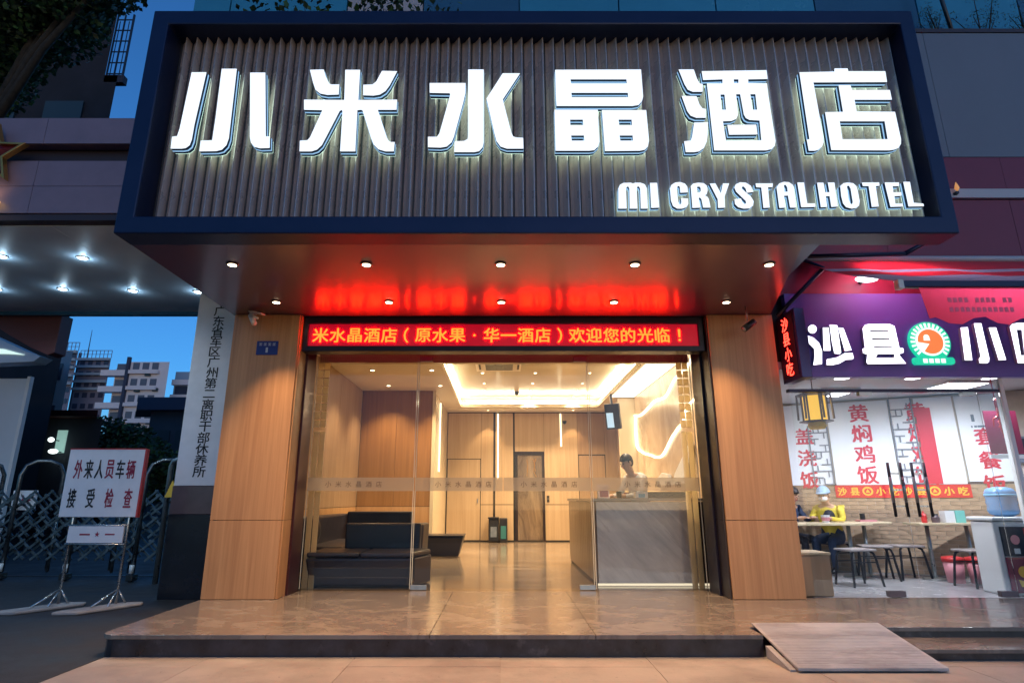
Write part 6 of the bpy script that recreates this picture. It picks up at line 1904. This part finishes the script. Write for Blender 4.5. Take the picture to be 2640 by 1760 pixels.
# ================================================================ PEOPLE
def person(loc, heading, pts, label, cloth, hair='hair', extras=None, head_tilt=(0.0, 0.0), hscale=1.0):
    """pts: joint -> (x right, y forward, z up, radius); cloth: bone prefix -> material slot"""
    t = thing('person', loc, label, 'person')
    rot = Matrix.Rotation(heading, 4, 'Z')
    bones = [('pelvis', 'belly'), ('belly', 'chest'), ('chest', 'neck'), ('neck', 'jaw'), ('jaw', 'skull'), ('skull', 'crown')]
    for s in 'LR':
        bones += [('chest', 'shoulder' + s), ('shoulder' + s, 'elbow' + s), ('elbow' + s, 'wrist' + s), ('wrist' + s, 'palm' + s),
                  ('pelvis', 'hip' + s), ('hip' + s, 'knee' + s), ('knee' + s, 'ankle' + s), ('ankle' + s, 'toe' + s)]
    P = dict(pts)
    for s, sg in (('L', -1), ('R', 1)):
        for k in ('shoulder', 'elbow', 'wrist', 'hip', 'knee', 'ankle', 'toe'):
            if k + s not in P:
                x, y, z, r = P[k]
                P[k + s] = (x * sg, y, z, r)
        w = Vector(P['wrist' + s][:3]); e = Vector(P['elbow' + s][:3])
        d = (w - e).normalized()
        side = d.cross(Vector((0, 0, 1))).normalized()
        p = w + d * 0.075
        P['palm' + s] = (*p, 0.030)
        for k, (off, ln) in enumerate(((-0.030, 0.062), (-0.011, 0.074), (0.010, 0.070), (0.029, 0.054))):
            a = p + d * 0.040 + side * off
            b = a + d * ln * 0.9 - Vector((0, 0, 0.022))
            P['knuckle%d%s' % (k, s)] = (*a, 0.0105)
            P['tip%d%s' % (k, s)] = (*b, 0.0075)
            bones += [('palm' + s, 'knuckle%d%s' % (k, s)), ('knuckle%d%s' % (k, s), 'tip%d%s' % (k, s))]
        a = w + d * 0.035 - side * 0.042 * sg
        b = a + d * 0.045 - side * 0.012 * sg
        P['thumb' + s] = (*a, 0.012)
        P['thumbtip' + s] = (*b, 0.009)
        bones += [('palm' + s, 'thumb' + s), ('thumb' + s, 'thumbtip' + s)]
    names = list(P)
    idx = {n: i for i, n in enumerate(names)}
    me = bpy.data.meshes.new('body')
    me.from_pydata([P[n][:3] for n in names], [(idx[a], idx[b]) for a, b in bones], [])
    o = bpy.data.objects.new('body', me)
    col.objects.link(o)
    o.modifiers.new('skin', 'SKIN')
    sv = me.skin_vertices[0].data
    for i, n in enumerate(names):
        r = P[n][3]
        fx = 1.0
        if n in ('chest', 'belly', 'pelvis'):
            sv[i].radius = (r * 1.25, r * 0.85)
        else:
            sv[i].radius = (r, r)
        sv[i].use_root = (n == 'pelvis')
    sub = o.modifiers.new('smooth', 'SUBSURF')
    sub.levels = 1
    sub.render_levels = 1
    dg = bpy.context.evaluated_depsgraph_get()
    m2 = bpy.data.meshes.new_from_object(o.evaluated_get(dg))
    bpy.data.objects.remove(o)
    bpy.data.meshes.remove(me)
    mats = ['skin', cloth['top'], cloth['legs'], 'black']
    for m in mats:
        m2.materials.append(M[m])
    def slot(a, b):
        n = b.rstrip('LR')
        if n == 'neck': return 4
        if n in ('hip', 'knee', 'ankle'): return 2
        if n == 'toe': return 3
        if n in ('belly', 'chest', 'shoulder', 'elbow'): return 1
        if n == 'wrist': return 1 if cloth.get('sleeve', True) else 0
        return 0
    segs = [(Vector(P[a][:3]), Vector(P[b][:3]), slot(a, b)) for a, b in bones]
    for f in m2.polygons:
        c = f.center
        best, bm_ = 9, 0
        for a, b, s in segs:
            ab = b - a
            u = max(0, min(1, (c - a).dot(ab) / max(1e-9, ab.length_squared)))
            dd = (a + ab * u - c).length
            if dd < best:
                best, bm_ = dd, (1 if s == 4 and u < 0.72 else (0 if s == 4 else s))
        f.material_index = bm_
        f.use_smooth = True
    m2.transform(rot)
    body = bpy.data.objects.new('body', m2)
    col.objects.link(body)
    body.parent = t
    # head details: face forward is +y of the skull
    j, k = Vector(P['jaw'][:3]), Vector(P['skull'][:3])
    up = (Vector(P['crown'][:3]) - j).normalized()
    fw_ = (Vector((0, 1, 0)) - up * up.y).normalized()
    rt = fw_.cross(up)
    H = Matrix.Identity(4)
    for i in range(3):
        H[i][0], H[i][1], H[i][2], H[i][3] = rt[i], fw_[i], up[i], k[i]
    def hb_(mb, name, mat_):
        mb.v = [tuple(rot @ (H @ (Vector(p) * hscale))) for p in mb.v]
        mb.build(name, mat_, t, smooth=True, local=True)
    b = MB()
    b.ball((0, -0.012, 0.035), 0.090, 0.108, 0.108, 14, 8, 0.05, 1.0)
    b.ball((0, -0.035, 0.010), 0.086, 0.082, 0.100, 14, 8, -0.75, 0.6)
    if hair:
        hb_(b, 'hair', hair)
    hb_(MB().ball((-0.032, 0.083, 0.008), 0.013, 0.008, 0.007, 8, 5).ball((0.032, 0.083, 0.008), 0.013, 0.008, 0.007, 8, 5), 'eyes', 'black')
    hb_(MB().ball((0, 0.097, -0.022), 0.014, 0.020, 0.026, 8, 6), 'nose', 'skin')
    hb_(MB().ball((0, 0.080, -0.062), 0.026, 0.012, 0.008, 8, 5), 'mouth', 'lips')
    hb_(MB().ball((-0.086, -0.005, -0.005), 0.012, 0.022, 0.032, 8, 6), 'ear', 'skin')
    hb_(MB().ball((0.086, -0.005, -0.005), 0.012, 0.022, 0.032, 8, 6), 'ear', 'skin')
    if extras:
        for name, mb, mt in extras:
            hb_(mb, name, mt)
    return t

stand = {'pelvis': (0, 0, 0.96, 0.125), 'belly': (0, 0.03, 1.12, 0.115), 'chest': (0, 0.09, 1.34, 0.135), 'neck': (0, 0.17, 1.475, 0.056), 'jaw': (0, 0.225, 1.545, 0.066),
         'skull': (0, 0.255, 1.635, 0.088), 'crown': (0, 0.275, 1.705, 0.066),
         'shoulder': (0.185, 0.10, 1.42, 0.07), 'elbow': (0.235, 0.22, 1.16, 0.046), 'wrist': (0.15, 0.43, 1.15, 0.030),
         'hip': (0.095, 0, 0.91, 0.095), 'knee': (0.10, 0.02, 0.50, 0.062), 'ankle': (0.10, -0.02, 0.09, 0.042), 'toe': (0.11, 0.13, 0.04, 0.036)}
person((2.10, 9.25, 0), R(118), stand, 'person in a white shirt with short dark hair bending over behind the reception counter',
       {'top': 'shirt_white', 'legs': 'dark_cloth'})

sit = {'pelvis': (0, 0, 0.52, 0.135), 'belly': (0, 0.02, 0.66, 0.12), 'chest': (0, 0.06, 0.86, 0.135), 'neck': (0, 0.11, 1.02, 0.055), 'jaw': (0, 0.15, 1.08, 0.066),
       'skull': (0, 0.175, 1.165, 0.088), 'crown': (0, 0.185, 1.235, 0.066),
       'shoulder': (0.185, 0.06, 0.95, 0.068), 'elbow': (0.24, 0.17, 0.78, 0.047), 'wrist': (0.13, 0.36, 0.815, 0.030),
       'hip': (0.10, 0.04, 0.50, 0.10), 'knee': (0.12, 0.43, 0.50, 0.065), 'ankle': (0.12, 0.40, 0.09, 0.042), 'toe': (0.12, 0.53, 0.04, 0.036)}
cap = MB().ball((0, -0.012, 0.03), 0.100, 0.118, 0.118, 14, 8, 0.0, 1.0).ball((0, 0.10, 0.055), 0.075, 0.075, 0.012, 12, 5)
mask = MB().ball((0, 0.048, -0.045), 0.072, 0.055, 0.045, 12, 6)
person((5.22, 9.78, 0), R(132), sit, 'person in a yellow jacket and pale blue cap sitting at the long shop table',
       {'top': 'yellow_cloth', 'legs': 'navy_cloth'},
       extras=[('cap', cap, 'cap_blue'), ('face_mask', mask, 'white_plastic'),
               ('bag', MB().ball((-0.03, 0.02, -0.34), 0.09, 0.14, 0.12, 10, 6), 'dark_cloth')])
person((4.60, 9.95, 0), R(200), sit, 'person in dark clothes half hidden by the shop pillar at the long table',
       {'top': 'navy_cloth', 'legs': 'dark_cloth'})
for i, (x, y, rz) in enumerate(((5.22, 9.80, 0.3), (4.60, 9.97, 0.35))):
    stool(x, y, ['stool under the person in yellow', 'stool under the person in dark clothes'][i], rz)
